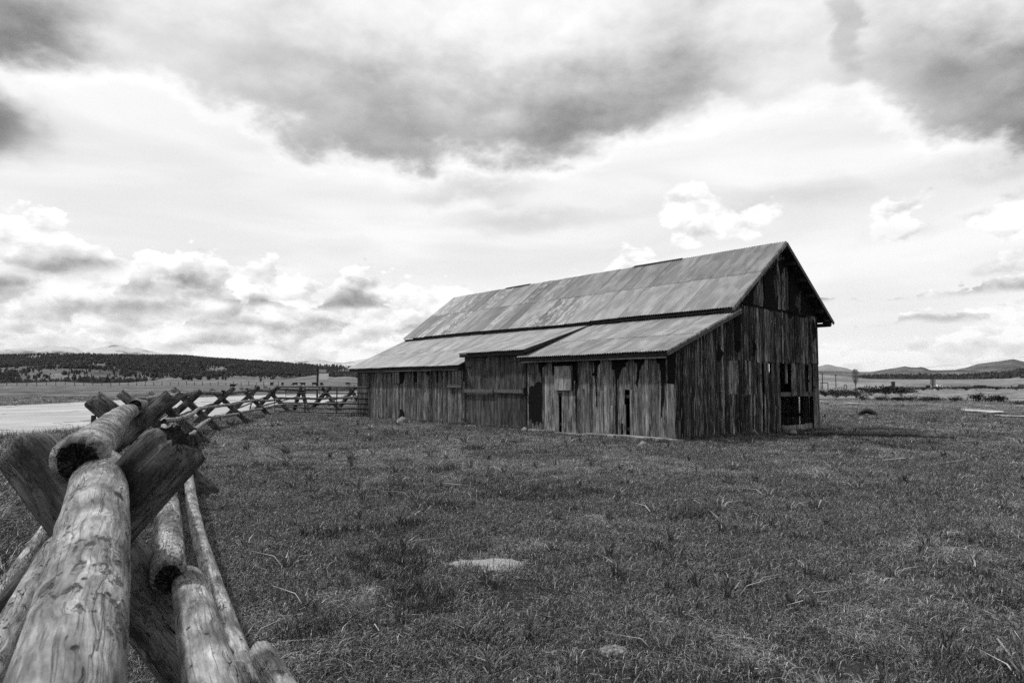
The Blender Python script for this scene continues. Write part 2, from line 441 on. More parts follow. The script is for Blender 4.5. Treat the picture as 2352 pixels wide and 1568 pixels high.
def plain(name, val, rough=.8, var=.25, scale=8., spec=.25, metal=0.):
    m, t = new_mat(name)
    p = t.n('ShaderNodeTexCoord').outputs['Object']
    n = t.noise(p, scale, 5., .6)
    finish(t, t.m('MULTIPLY', val, t.mr(n, .3, .7, 1 - var, 1 + var)), rough, n, .3, .004, spec, metal)
    return m


def mat_board(name, lo, hi, contrast, dark_amt, bleach=None):
    """weathered vertical boards; Object colour red = tone of the single board"""
    m, t = new_mat(name)
    oi = t.n('ShaderNodeObjectInfo')
    tone, wear, _ = t.xyz(oi.outputs['Color'])
    p0 = t.n('ShaderNodeTexCoord').outputs['Object']
    p = t.vm('ADD', p0, t.vm('SCALE', (13.1, 7.7, 29.3), scale=oi.outputs['Random']))
    g = t.noise(t.vm('MULTIPLY', p, (1, 1, .035)), 95., 5., .65, .4)          # fine grain
    g2 = t.noise(t.vm('MULTIPLY', p, (1, 1, .06)), 22., 4., .6, .8)            # broad streaks
    blot = t.noise(t.vm('MULTIPLY', p, (1, 1, .30)), 6.5, 5., .62)             # weathering blotches
    kn = t.voro(t.vm('MULTIPLY', p, (1, 1, .42)), 6.2)
    knot = t.mr(kn, .05, .13, 1., 0.)
    v = t.mix(tone, lo, hi)
    v = t.m('MULTIPLY', v, t.mr(g, .28, .72, 1 - contrast * .75, 1 + contrast * .75))
    v = t.m('MULTIPLY', v, t.mr(g2, .32, .68, 1 - contrast, 1 + contrast))
    v = t.m('MULTIPLY', v, t.mr(blot, .34, .66, 1.25, .55))
    # remains of black paper and stain along the grain
    st = t.m('ADD', t.m('MULTIPLY', t.noise(t.vm('MULTIPLY', p, (1, 1, .08)), 16., 4., .6, .5), .6), t.m('MULTIPLY', blot, .4))
    st = t.m('ADD', st, t.m('MULTIPLY', t.m('SUBTRACT', wear, .5), .22))
    v = t.mix(t.mr(st, .52, .60, 0., dark_amt), v, .014)
    # bleached ridges
    br = t.noise(t.vm('MULTIPLY', t.vm('ADD', p, (3.3, 1, 9)), (1, 1, .05)), 34., 3., .6)
    v = t.mix(t.mr(br, .59, .67, 0., .75), v, bleach or hi * 1.4)
    v = t.mix(t.m('MULTIPLY', knot, .85), v, .02)
    h = t.m('ADD', t.m('MULTIPLY', g, .7), t.m('MULTIPLY', g2, .6))
    h = t.m('SUBTRACT', h, t.m('MULTIPLY', knot, .4))
    finish(t, v, .9, h, .75, .006, .15)
    return m


def mat_log(name, lo, hi, crack=1., bark=.46):
    m, t = new_mat(name)
    oi = t.n('ShaderNodeObjectInfo')
    p0 = t.n('ShaderNodeTexCoord').outputs['Object']
    p = t.vm('ADD', p0, t.vm('SCALE', (3.1, 5.7, 19.3), scale=oi.outputs['Random']))
    wv = t.vm('ADD', p, t.vm('SCALE', t.vm('SUBTRACT', t.noise(p, 3.5, 3., .5, color=True), (.5, .5, .5)), scale=.09))
    g = t.noise(t.vm('MULTIPLY', wv, (1, 1, .05)), 85., 5., .6, .3)
    g2 = t.noise(t.vm('MULTIPLY', wv, (1, 1, .12)), 18., 4., .6, .5)
    blot = t.noise(t.vm('MULTIPLY', p, (1, 1, .5)), 7., 6., .62)
    v = t.mr(blot, .32, .66, lo, hi)
    v = t.m('MULTIPLY', v, t.mr(g, .25, .75, .55, 1.4))
    v = t.m('MULTIPLY', v, t.mr(g2, .3, .7, .6, 1.35))
    # bark remnants, worm scars and drying cracks
    scar = t.noise(t.vm('MULTIPLY', p, (1, 1, .55)), 26., 5., .7, 1.2)
    sm = t.m('MULTIPLY', t.mr(scar, .55, .62), t.mr(t.noise(p, 3.1, 3., .5), bark, bark + .12))
    v = t.mix(t.m('MULTIPLY', sm, .8), v, .035)
    cr = t.m('ABSOLUTE', t.m('SUBTRACT', t.noise(t.vm('MULTIPLY', wv, (1, 1, .035)), 11., 3., .5), .5))
    ck = t.m('MULTIPLY', t.mr(cr, .0015, .006, 1., 0.), t.mr(t.noise(p, 2.6, 2., .5), .40, .50))
    ck = t.m('MULTIPLY', ck, crack)
    v = t.mix(ck, v, .012)
    hair = t.m('ABSOLUTE', t.m('SUBTRACT', t.noise(t.vm('MULTIPLY', t.vm('ADD', p, t.vm('SCALE', t.vm('SUBTRACT', wv, p), scale=.3)), (1, 1, .022)), 42., 2., .5), .5))
    hair = t.m('MULTIPLY', t.mr(hair, .004, .016, .6, 0.), t.mr(g2, .42, .58))
    v = t.mix(hair, v, .03)
    sp = t.voro(t.vm('MULTIPLY', p, (1, 1, .6)), 15.)
    spot = t.mr(sp, .07, .13, 1., 0.)
    v = t.mix(t.m('MULTIPLY', spot, .9), v, .02)
    kn = t.voro(t.vm('MULTIPLY', p, (1, 1, .5)), 3.6)
    knot = t.mr(kn, .05, .11, 1., 0.)
    v = t.mix(knot, v, .02)
    h = t.m('ADD', t.m('MULTIPLY', g, .5), t.m('MULTIPLY', g2, .7))
    h = t.m('SUBTRACT', h, t.m('MULTIPLY', hair, .5))
    h = t.m('SUBTRACT', h, t.m('ADD', t.m('MULTIPLY', ck, 1.6), t.m('ADD', t.m('MULTIPLY', spot, .8), t.m('MULTIPLY', sm, .7))))
    finish(t, v, .82, h, 1., .014, .25)
    return m


def mat_end(name):
    m, t = new_mat(name)
    p = t.n('ShaderNodeTexCoord').outputs['Object']
    n = t.noise(p, 22., 6., .7, .5)
    x, y, _ = t.xyz(p)
    r = t.m('SQRT', t.m('ADD', t.m('MULTIPLY', x, x), t.m('MULTIPLY', y, y)))
    ring = t.m('SINE', t.m('ADD', t.m('MULTIPLY', r, 420.), t.m('MULTIPLY', n, 9.)))
    v = t.m('MULTIPLY', t.mr(n, .35, .7, .008, .05), t.mr(ring, -1., 1., .6, 1.2))
    finish(t, v, .95, n, 1., .012, .1)
    return m


def mat_sheet(name):
    """old galvanised roofing; Object colour red = brightness of the sheet, green = how patchy"""
    m, t = new_mat(name)
    oi = t.n('ShaderNodeObjectInfo')
    tone, patchy, row = t.xyz(oi.outputs['Color'])
    p0 = t.n('ShaderNodeTexCoord').outputs['Object']
    p = t.vm('ADD', p0, t.vm('SCALE', (31., 17., 3.), scale=oi.outputs['Random']))
    streak = t.noise(t.vm('MULTIPLY', p, (1., .10, 1)), 5.5, 5., .6, .3)
    fine = t.noise(t.vm('MULTIPLY', p, (1., .05, 1)), 40., 3., .6)
    soft = t.noise(t.vm('MULTIPLY', p, (1., .42, 1)), 2.6, 4., .5, .6)
    v = t.mix(tone, .075, .30)
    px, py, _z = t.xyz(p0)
    v = t.m('MULTIPLY', v, t.mr(px, .015, .05, 1.45, 1.))  # pale strip along one edge: light caught by the lap, painted into the colour
    v = t.m('MULTIPLY', v, t.mr(streak, .3, .7, .88, 1.12))
    v = t.m('MULTIPLY', v, t.mr(fine, .3, .7, .9, 1.1))
    v = t.m('MULTIPLY', v, t.mr(soft, .38, .6, 1.1, .74))
    # peeling zinc: ragged light patches
    pn = t.noise(t.vm('MULTIPLY', p, (1., .45, 1)), 5., 7., .68, .4)
    v = t.mix(t.m('MULTIPLY', t.mr(pn, .52, .56), patchy), v, .33)
    # rust-dark specks at the fixings
    sp = t.voro(t.vm('MULTIPLY', p, (1, 1, 0)), 9.)
    v = t.mix(t.mr(sp, .03, .06, .5, 0.), v, .05)
    finish(t, v, .55, fine, .15, .003, .3, .15)
    return m


M = {}
M['front'] = mat_board('weathered front boards', .018, .20, .6, .72, .33)
M['door'] = mat_board('weathered door boards', .024, .09, .55, .75)
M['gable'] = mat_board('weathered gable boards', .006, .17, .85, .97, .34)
M['pale'] = mat_board('bleached board', .12, .30, .40, .2)
M['beam'] = plain('old beam', .09, .9, .4, 14)
M['darkwood'] = plain('dark old wood', .022, .9, .4, 14)
M['deck'] = plain('roof deck underside', .02, .95, .4, 10)
M['paper'] = plain('black tar paper', .008, .95, .3, 18, .06)
M['iron'] = plain('black iron', .012, .6, .3, 20, .4)
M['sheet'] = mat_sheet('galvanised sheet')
M['log'] = mat_log('weathered log', .10, .33, 1., .50)
M['barklog'] = mat_log('log with bark remnants', .06, .29, 1., .34)
M['post'] = mat_log('hewn dark post', .020, .14, 1., .44)
M['end'] = mat_end('rotten end grain')
M['gate'] = plain('dark tube steel', .006, .55, .2, 20, .3)
M['stone'] = plain('pale stone', .17, .9, .35, 5)
M['footing'] = plain('pale concrete footing', .20, .95, .4, 3.5)
M['black'] = plain('black hide', .008, .7, .3, 6, .2)
M['glass'] = plain('dusty dark glass', .03, .25, .6, 5, .5)


def mat_blade(name, transl, spread=(.75, 1.25), rough=.45, spec=.5):
    m, t = new_mat(name)
    a = t.n('ShaderNodeAttribute', attribute_name='tone').outputs['Fac']
    rnd = t.n('ShaderNodeObjectInfo').outputs['Random']
    v = t.m('MULTIPLY', a, t.mr(rnd, 0., 1., spread[0], spread[1], False))
    finish(t, v, rough, spec=spec, transl=transl)
    return m


M['blade'] = mat_blade('grass blade', .15, (.5, 1.45))
M['needle'] = mat_blade('conifer foliage', .08, (.5, 1.6), .95, .02)

# ------------------------------------------------------------------ the barn's frame on the ground
BC = np.array([4.22, 18.64]); BPHI = R(39.34)
BD1 = np.array([-math.sin(BPHI), math.cos(BPHI)]); BD2 = np.array([math.cos(BPHI), math.sin(BPHI)])
BL, BW = 18.4, 8.47


def barn_st(x, y):
    dx = np.asarray(x) - BC[0]; dy = np.asarray(y) - BC[1]
    return dx * BD1[0] + dy * BD1[1], dx * BD2[0] + dy * BD2[1]


# road edges (near, far) as functions of y
def road_near(y):
    return np.interp(y, [-40, 0, 20, 24, 44, 70, 120, 200], [-16, -14.2, -13.6, -13.4, -15.2, -13.8, -6, 12])


def road_far(y):
    return np.interp(y, [-40, 0, 30, 44, 60, 84, 120, 200], [-42, -38, -35, -34, -34.5, -31, -24, -8])


def on_road(x, y):
    wob = .25 * vnoise(np.asarray(y) * 1.3, np.asarray(x) * .0, 5)
    return (x < road_near(y) + wob) & (x > road_far(y))


def zg(x, y):
    x = np.asarray(x, float); y = np.asarray(y, float)
    r = np.hypot(x, y)
    z = .035 * fbm(x * .55, y * .55, 3, 3) + .018 * vnoise(x * 2.3, y * 2.3, 9)
    z = z * sstep(r, .5, 3)
    s, t = barn_st(x, y)
    db = np.maximum(np.maximum(-s, s - BL), np.maximum(-t, t - BW))
    z = z * sstep(db, .0, 1.2)
    rm = sstep(np.maximum(x - road_near(y), road_far(y) - x), -.5, 1.5)
    z = z * rm
    z = z + rm * .16 * fbm(x * .16, y * .16, 21, 4) * sstep(r, 40, 120)
    z = z + .055 * np.exp(-((x + .2) ** 2 + (y - 6.05) ** 2) / .12) * (1 + .9 * vnoise(x * 6, y * 6, 2))
    z = z + .13 * np.exp(-((x - 5.9) ** 2 / 1.2 + (y - 10.0) ** 2 / .5))
    z = z - .07 * np.exp(-((s + .2) ** 2 / .8 + (t - 8.3) ** 2 / 5))
    # the land falls away to the river flats on the right
    ang = np.degrees(np.arctan2(x, y))
    z = z - 3.2 * sstep(r, 28, 320) * sstep(ang, 8, 20)
    return z


def ground_hit(az, el):
    """where a line of sight at this bearing and elevation meets the land"""
    a = R(az); e = math.tan(R(el))
    r = np.geomspace(2, 3000, 4000)
    z = 1.6 + e * r
    g = zg(r * math.sin(a), r * math.cos(a))
    k = np.argmax(z < g)
    rr = r[k] if (z < g).any() else 900.
    return Vector((rr * math.sin(a), rr * math.cos(a), float(zg(rr * math.sin(a), rr * math.cos(a)))))


def bare_mask(x, y):
    """0..1, where the turf is worn away"""
    b = np.exp(-(((x + .2) / .34) ** 2 + ((y - 6.05) / .27) ** 2) ** 2) * 1.05
    b = np.maximum(b, .42 * np.exp(-((x + 1.05) ** 2 / .8 + (y - 5.35) ** 2 / .3)))
    b = np.maximum(b, .40 * np.exp(-((x + 1.4) ** 2 / .5 + (y - 9.6) ** 2 / .2)))
    return b


def soil_mask(x, y):
    """dark trampled soil by the open end of the barn"""
    u = (x - 10.2) / 3.0; v = (y - (20.8 - .33 * (x - 10.2))) / .75
    return 1.5 * np.exp(-(u * u) ** 2 - v * v)


def mat_ground():
    m, t = new_mat('pasture ground')
    p = t.n('ShaderNodeTexCoord').outputs['Object']
    a = t.n('ShaderNodeAttribute', attribute_name='bare').outputs['Fac']
    s = t.n('ShaderNodeAttribute', attribute_name='soil').outputs['Fac']
    n1 = t.noise(p, .5, 6., .62)
    n2 = t.noise(p, 7., 6., .7)
    n3 = t.noise(p, .06, 5., .6)
    n4 = t.noise(p, 45., 4., .7)
    v = t.mr(n2, .3, .7, .014, .045)
    v = t.m('MULTIPLY', v, t.mr(n1, .3, .7, .55, 1.7))
    v = t.m('MULTIPLY', v, t.mr(n3, .32, .66, .7, 1.9))
    v = t.m('MULTIPLY', v, t.mr(n4, .3, .7, .6, 1.4))
    lit_ = t.noise(p, 2.2, 6., .65)
    v = t.m('ADD', v, t.mr(lit_, .54, .68, 0., .085))             # dead thatch and dry dirt
    # far flats: straw coloured swathes and dark wet hollows
    x, y, z = t.xyz(p)
    r = t.vm('LENGTH', p)
    far = t.mr(r, 32., 75.)
    nf = t.noise(t.vm('MULTIPLY', p, (1, 1, 0)), .11, 8., .66, .5)
    nf2 = t.noise(t.vm('MULTIPLY', p, (1, 1, 0)), .45, 6., .7)
    vf = t.m('MULTIPLY', t.mr(nf, .36, .64, .026, .17), t.mr(nf2, .34, .62, .38, 1.35))
    vf = t.m('MULTIPLY', vf, t.mr(x, 6., 30., 1., 1.7))          # strawy flats along the river
    v = t.mix(far, v, vf)
    sand = t.mr(n4, .25, .75, .20, .42)
    ma = t.mr(t.m('ADD', a, t.m('MULTIPLY', t.m('SUBTRACT', n2, .5), 1.3)), .38, .62)
    v = t.mix(ma, v, sand)
    ms = t.mr(t.m('ADD', s, t.m('MULTIPLY', t.m('SUBTRACT', n2, .5), .7)), .28, .5)
    v = t.mix(ms, v, t.mr(n4, .6, .75, .008, .05))
    finish(t, v, .95, t.m('ADD', n2, n4), .8, .03, .1)
    return m


def build_ground():
    rad = np.concatenate([np.linspace(.3, 16, 90), np.linspace(16.4, 45, 72), np.geomspace(46, 26000, 70)])
    na = 420
    ang = np.linspace(0, 2 * np.pi, na, endpoint=False)
    Rr, A = np.meshgrid(rad, ang, indexing='ij')
    X = Rr * np.sin(A); Y = Rr * np.cos(A)
    Z = zg(X, Y)
    V = np.stack([X, Y, Z], -1).reshape(-1, 3)
    nr = len(rad)
    i = np.arange(nr - 1)[:, None]; k = np.arange(na)[None]
    k2 = (k + 1) % na
    Fq = np.stack([i * na + k, (i + 1) * na + k, (i + 1) * na + k2, i * na + k2], -1).reshape(-1, 4)[:, ::-1]
    V = np.vstack([V, [[0, 0, float(Z[0].mean())]]])
    faces = Fq.tolist() + [[len(V) - 1, int((q + 1) % na), int(q)] for q in range(na)]
    o = mesh_obj('ground', V.tolist(), faces, mat_ground(), smooth=True)
    me = o.data
    for nm, fn in (('bare', bare_mask), ('soil', soil_mask)):
        at = me.attributes.new(nm, 'FLOAT', 'POINT')
        at.data.foreach_set('value', fn(V[:, 0], V[:, 1]).astype(np.float32))
    tag(o, 'short dark pasture grass running out to the river flats', kind='structure')


build_ground()


def mat_road():
    m, t = new_mat('pale worn road')
    p = t.n('ShaderNodeTexCoord').outputs['Object']
    n = t.noise(p, 14., 6., .7); n2 = t.noise(p, .25, 4., .5); n3 = t.noise(p, 90., 3., .7)
    v = t.m('MULTIPLY', t.mr(n, .3, .7, .30, .41), t.mr(n2, .3, .7, .8, 1.1))
    v = t.m('MULTIPLY', v, t.mr(n3, .3, .7, .85, 1.12))
    # tar-sealed cracks
    w = t.vm('ADD', p, t.vm('SCALE', t.vm('SUBTRACT', t.noise(p, .35, 3., .5, color=True), (.5, .5, .5)), scale=5.))
    c = t.voro(t.vm('MULTIPLY', w, (.12, .055, 0)), 1., 'DISTANCE_TO_EDGE')
    v = t.mix(t.mr(c, .006, .012, .8, 0.), v, .05)
    finish(t, v, .9, n3, .3, .01, .2)
    return m


def build_road():
    ys = np.linspace(-40, 200, 241)
    nx = 24
    V = []; Fc = []
    for j, yy in enumerate(ys):
        a = road_near(yy) + .3 * float(vnoise(yy * 1.1, 0, 5)); b = float(road_far(yy))
        for k in range(nx):
            xx = a + (b - a) * k / (nx - 1)
            V.append((xx, yy, float(zg(xx, yy)) + .035 + .03 * math.sin(math.pi * k / (nx - 1))))
    for j in range(len(ys) - 1):
        for k in range(nx - 1):
            q = j * nx + k
            Fc.append((q, q + nx, q + nx + 1, q + 1)[::-1])
    tag(mesh_obj('road', V, [f[::-1] for f in Fc], mat_road(), smooth=True),
        'pale road with tar-filled cracks beyond the log fence', kind='structure')


build_road()


# ------------------------------------------------------------------ hills and mountains
def mat_hill(name, lo, hi, scale, streak=1., snow=None):
    m, t = new_mat(name)
    p = t.n('ShaderNodeTexCoord').outputs['Object']
    n = t.noise(p, scale, 8., .62)
    n2 = t.noise(p, scale * 9, 6., .65)
    v = t.m('MULTIPLY', t.mr(n, .35, .65, lo, hi), t.mr(n2, .3, .7, .7, 1.3))
    if snow is not None:
        s = t.noise(t.vm('MULTIPLY', p, (1, 1, 3.)), scale * 2.5, 9., .66)
        v = t.mix(t.mr(s, .40, .50), v, snow)
    finish(t, v, .95, n2, .6, 1 / scale * .02, .05)
    return m


def hill(name, prof, r0, r1, mat, label, seed, rough=.12, step=.25, power=1.25, nr=26):
    azs = np.array([p[0] for p in prof]); els = np.array([p[1] for p in prof]) - (.14 if name == 'wooded_hill' else 0.)
    a0 = np.arange(azs[0] - 6, azs[-1] + 6, step)
    el = np.interp(a0, azs, els)
    tap = np.minimum(sstep(a0, azs[0] - 6, azs[0]), 1 - sstep(a0, azs[-1], azs[-1] + 6))
    tt = np.concatenate([np.linspace(0, 1, nr), np.linspace(1.06, 1.6, 8)])
    A, T = np.meshgrid(np.radians(a0), tt, indexing='ij')
    r = r0 + (r1 - r0) * T
    ztop = (np.tan(np.radians(el)) * r1 + 1.6) * tap
    E = ztop[:, None]
    up = np.clip(T, 0, 1) ** power
    x = r * np.sin(A); y = r * np.cos(A)
    L = (r1 - r0)
    n = fbm(x / (L * .28), y / (L * .28), seed, 5)
    z = E * (up + rough * n * np.sin(np.pi * np.clip(T, 0, 1))) - np.clip(T - 1, 0, 1) * E * 1.1
    z = np.minimum(z, (np.tan(np.radians(el))[:, None] * r + 1.6) * .985 * tap[:, None] + .0 + (T >= 1) * .03 * E)
    z = z - 3.6 * (1 - np.clip(T * 6, 0, 1))
    V = np.stack([x, y, z], -1).reshape(-1, 3)
    n0, n1 = len(a0), len(tt)
    i = np.arange(n0 - 1)[:, None]; k = np.arange(n1 - 1)[None]
    Fq = np.stack([i * n1 + k, i * n1 + k + 1, (i + 1) * n1 + k + 1, (i + 1) * n1 + k], -1).reshape(-1, 4)
    o = mesh_obj(name, V.tolist(), Fq[:, ::-1].tolist(), mat, smooth=True)
    tag(o, label, kind='structure')
    return a0, tt, x, y, z


M['snowhill'] = mat_hill('snowy mountain', .07, .15, .0011, snow=.40)
M['farhill'] = mat_hill('far bare mountain', .12, .18, .0015)
M['midhill'] = mat_hill('scrubby ridge', .045, .12, .004)
M['grasshill'] = mat_hill('dry grass hill', .08, .16, .012)
M['forestfloor'] = mat_hill('forest floor', .04, .15, .008)
M['palefield'] = mat_hill('pale hay field', .12, .21, .01)

hill('mountains', SNOW_PEAKS, 7000, 9500, M['snowhill'], 'snow-streaked far mountains behind the wooded hill', 31, .06)
GH = hill('wooded_hill', FOREST_RIDGE, 820, 1650, M['forestfloor'], 'long low hill under dark conifer wood on the left', 37, .42)
FH = hill('grass_hills', FOOTHILLS, 560, 800, M['grasshill'], 'pale grassy knolls at the foot of the wooded hill', 41, .10, .2)
hill('far_mountain', FAR_PEAK, 9500, 12000, M['farhill'], 'pale distant peak just right of the barn', 43, .05)
hill('big_hill', BIG_HILL, 3600, 4800, M['midhill'], 'large rounded hill at the right edge', 47, .08)
hill('mid_ridge', MID_RIDGE, 2200, 3200, M['midhill'], 'scrubby grey ridge with two knobs behind the river flats', 53, .12)
WH = hill('wooded_rise', WOODED_RISE, 1070, 1550, M['forestfloor'], 'low rise dark with trees on the right', 59, .10)
PF = hill('hay_field', PALE_FIELD, 820, 1060, M['palefield'], 'pale hay field rising gently behind the farm buildings', 61, .05)

# ------------------------------------------------------------------ the barn
# local frame of the barn: +Y runs along the length (s), +X across the gable (t), Z up
barn = empty('weathered_barn', (BC[0], BC[1], 0), BPHI)
tag(barn, 'long weathered plank barn with corrugated metal roof and stepped lean-to', 'barn')
# Empty rotated by BPHI: local X -> (cos, sin) = BD2 (t), local Y -> (-sin, cos) = BD1 (s)

T_WALL = 3.05                       # front wall of the tall part
ZE, ZR, ZW, TE, TR, TW = 3.83, 6.20, 3.74, 2.70, 5.86, 8.93


def roof_front(t): return ZE + (t - TE) * (ZR - ZE) / (TR - TE)
def roof_back(t): return ZR + (t - TR) * (ZW - ZR) / (TW - TR)
def lean_right(t): return 2.45 + .385 * (t + .3)
def lean_left(t): return 2.26 + .455 * (t + .3)
def lean_mid(t): return 2.70 + .315 * (t + .3)


def gable_top(t):
    if t < T_WALL - .05:
        return lean_right(t) - .05
    return (roof_front(t) if t < TR else roof_back(t)) - .07


def board_mesh(name, w, z0, z1, axis, thick=.024, n=4, jag=.02, tilt=0., seed=0, wob=.004, cut=None):
    """one plank: a slab with slightly wandering edges and rough sawn-off ends.
    axis 'Y': lies in the front wall (width along local Y, face towards -X); axis 'X': in the gable (face towards -Y)"""
    rr = random.Random(seed)
    L = z1 - z0
    le = []; ri = []
    bow = rr.uniform(-.006, .006)
    for i in range(n + 1):
        f = i / n
        z = z0 + L * f
        off = tilt * (f - 1) * L + bow * math.sin(math.pi * f)
        a = off + rr.uniform(-wob, wob); b = w + off + rr.uniform(-wob, wob)
        za = z + (rr.uniform(-jag, jag) if i in (0, n) else 0)
        zb = z + (rr.uniform(-jag, jag) if i in (0, n) else 0)
        if i == n and cut is not None:
            za = cut(a) - rr.uniform(0, .01); zb = cut(b) - rr.uniform(0, .01)
        le.append((a, za)); ri.append((b, zb))
    v = []
    cup = rr.uniform(-.004, .006)
    for d, sgn in ((0., 1), (thick, 0)):
        for i in range(n + 1):
            f = i / n
            dd = d + cup * f
            for (q, z) in (le[i], ri[i]):
                v.append((dd, q, z) if axis == 'Y' else (q, dd, z))
    f = []
    N = 2 * (n + 1)
    for i in range(n):
        a = 2 * i
        f += [(a, a + 1, a + 3, a + 2), (N + a, N + a + 2, N + a + 3, N + a + 1),
              (a, a + 2, N + a + 2, N + a), (a + 1, N + a + 1, N + a + 3, a + 3)]
    f += [(0, N, N + 1, 1), (2 * n, 2 * n + 1, N + 2 * n + 1, N + 2 * n)]
    if axis == 'Y':
        f = [q[::-1] for q in f]
    me = bpy.data.meshes.new(name)
    me.from_pydata(v, [], f)
    me.update()
    return me


PSEED = [100]


def plank(parent, mat, pos, w, z0, z1, axis, tone=.5, wear=.5, proud=0., **kw):
    PSEED[0] += 1
    me = board_mesh('plank', w, z0, z1, axis, seed=PSEED[0], **kw)
    me.materials.append(mat)
    o = bpy.data.objects.new('plank', me)
    d = -proud
    o.location = (d, pos, 0) if axis == 'Y' else (pos, d, 0)
    o.color = (tone, wear, 0, 1)
    return link(o, parent)


def sheet_poly(name, pts, axis, face, thick, mat, parent):
    """a flat ragged piece (torn paper) in the wall plane; pts are (along, z)"""
    n = len(pts)
    area = sum(pts[i][0] * pts[(i + 1) % n][1] - pts[(i + 1) % n][0] * pts[i][1] for i in range(n))
    if (area > 0) == (axis == 'Y'):
        pts = pts[::-1]
    # finer ragged edge
    rr = random.Random(len(pts) * 31 + int(abs(pts[0][0]) * 100))
    q = []
    for i in range(n):
        a = pts[i]; b = pts[(i + 1) % n]
        L = math.hypot(b[0] - a[0], b[1] - a[1])
        k = max(1, min(8, int(L / .06)))
        for j in range(k):
            f = j / k
            jj = .012 if L < 2 and 0 < j else 0
            q.append((a[0] + (b[0] - a[0]) * f + rr.uniform(-jj, jj), a[1] + (b[1] - a[1]) * f + rr.uniform(-jj, jj)))
    n = len(q)
    v = []
    for d in (face, face + thick):
        for (a, z) in q:
            v.append((d, a, z) if axis == 'Y' else (a, d, z))
    f = [tuple(range(n)), tuple(range(2 * n - 1, n - 1, -1))]
    for i in range(n):
        j = (i + 1) % n
        f.append((i, n + i, n + j, j))
    return mesh_obj(name, v, f, mat, parent)


rb = random.Random(5)

# ---- front wall (lean-to side): the framing carries the planks
fw = MB()
for z in (.22, 1.15, 2.02):
    fw.box((.03, .05, z), (.10, 5.9, z + .09)); fw.box((.03, 9.45, z), (.10, BL - .05, z + .09))
for s in (.08, 1.9, 3.6, 5.82, 9.5, 11.6, 13.6, 15.5, 18.2):
    fw.box((.105, s, 0), (.2, s + .1, 2.25))
front = fw.build('front_wall', M['darkwood'], barn)

# widths as in the photograph: broad boards at the near end, narrow ones further along
s = -.02
opens_r = []
while s < 5.86:
    w = rb.choice([.10, .12, .14, .16, .18, .19]) if s < 5.1 else rb.choice([.10, .12, .14])
    if s + w > 5.90: w = 5.90 - s
    if w < .04: break
    c = s + w / 2
    z0 = -.02 + rb.uniform(-.03, .04); z1 = 2.50
    tone = rb.uniform(.3, 1.0); wear = rb.uniform(.25, .6)
    if 5.1 < c: tone *= .8
    segs = [(z0, z1)]
    if 1.30 < c < 1.46: segs = [(z0 + .0, .47), (1.38, z1)]; segs = [(1.38, z1)]
    elif 1.50 < c < 1.70: segs = [(.42, z1)]
    elif 4.20 < c < 4.34: segs = [(1.25, z1)]
    elif 1.70 < c < 1.85: segs = [(z0, z1)]
    elif rb.random() < .22:
        zz = rb.choice([1.40, 1.36, .95])
        segs = [(z0, zz), (zz + .004, z1)]
    for (a, b) in segs:
        plank(front, M['front'], s + .002, w - rb.choice([.003, .004, .006, .012]), a, min(b, 2.48), 'Y', tone * rb.uniform(.75, 1.15), wear, rb.uniform(.0, .007))
    s += w
# loose broken board standing beside the slot
plank(front, M['front'], 1.47, .10, .0, .98, 'Y', .7, .4, .012, jag=.04)
plank(front, M['front'], 2.36, .15, .02, 1.36, 'Y', .85, .3, .016, jag=.015)
s = 9.47
while s < BL - .01:
    w = rb.choice([.09, .10, .11, .12, .13, .15])
    if s + w > BL: w = BL - s
    if w < .04: break
    c = s + w / 2
    z0 = -.05 + rb.uniform(-.02, .03); z1 = 2.30
    tone = rb.uniform(.12, .85); wear = rb.uniform(.3, .62)
    segs = [(z0, z1)]
    for (a0, a1, b0, b1) in ((14.33, 15.13, 1.50, 2.12), (9.66, 10.50, 1.48, 2.1)):
        if a0 < c < a1: segs = [(z0, b0), (b1, z1)]
    if len(segs) == 1 and rb.random() < .3:
        zz = rb.choice([1.18, 1.75, 1.2, .8])
        segs = [(z0, zz), (zz + .004, z1)]
    for (a, b) in segs:
        plank(front, M['front'], s + .002, w - rb.choice([.003, .004, .006, .012]), a, b, 'Y', tone * rb.uniform(.7, 1.25), wear, rb.uniform(0, .008))
    s += w
for pts in FRONT_PAPER:
    sheet_poly('tar_paper', [(a, min(b, 2.36 if a < 9.4 else 2.3)) for a, b in pts], 'Y', -.016, .003, M['paper'], front)
# black tarred patch beside the door
stain = [(5.76, .95), (5.72, 1.42), (5.60, 1.50), (5.50, 1.47), (5.44, 1.54), (5.30, 1.62), (5.16, 1.60), (5.09, 1.50), (5.10, .9), (5.13, .55), (5.10, .25),
         (5.17, .33), (5.22, .30), (5.28, .1), (5.33, .36), (5.42, .30), (5.46, .12), (5.52, .28), (5.60, .24), (5.66, .42), (5.73, .30)]
sheet_poly('tar_patch', stain, 'Y', -.0135, .003, M['paper'], front)

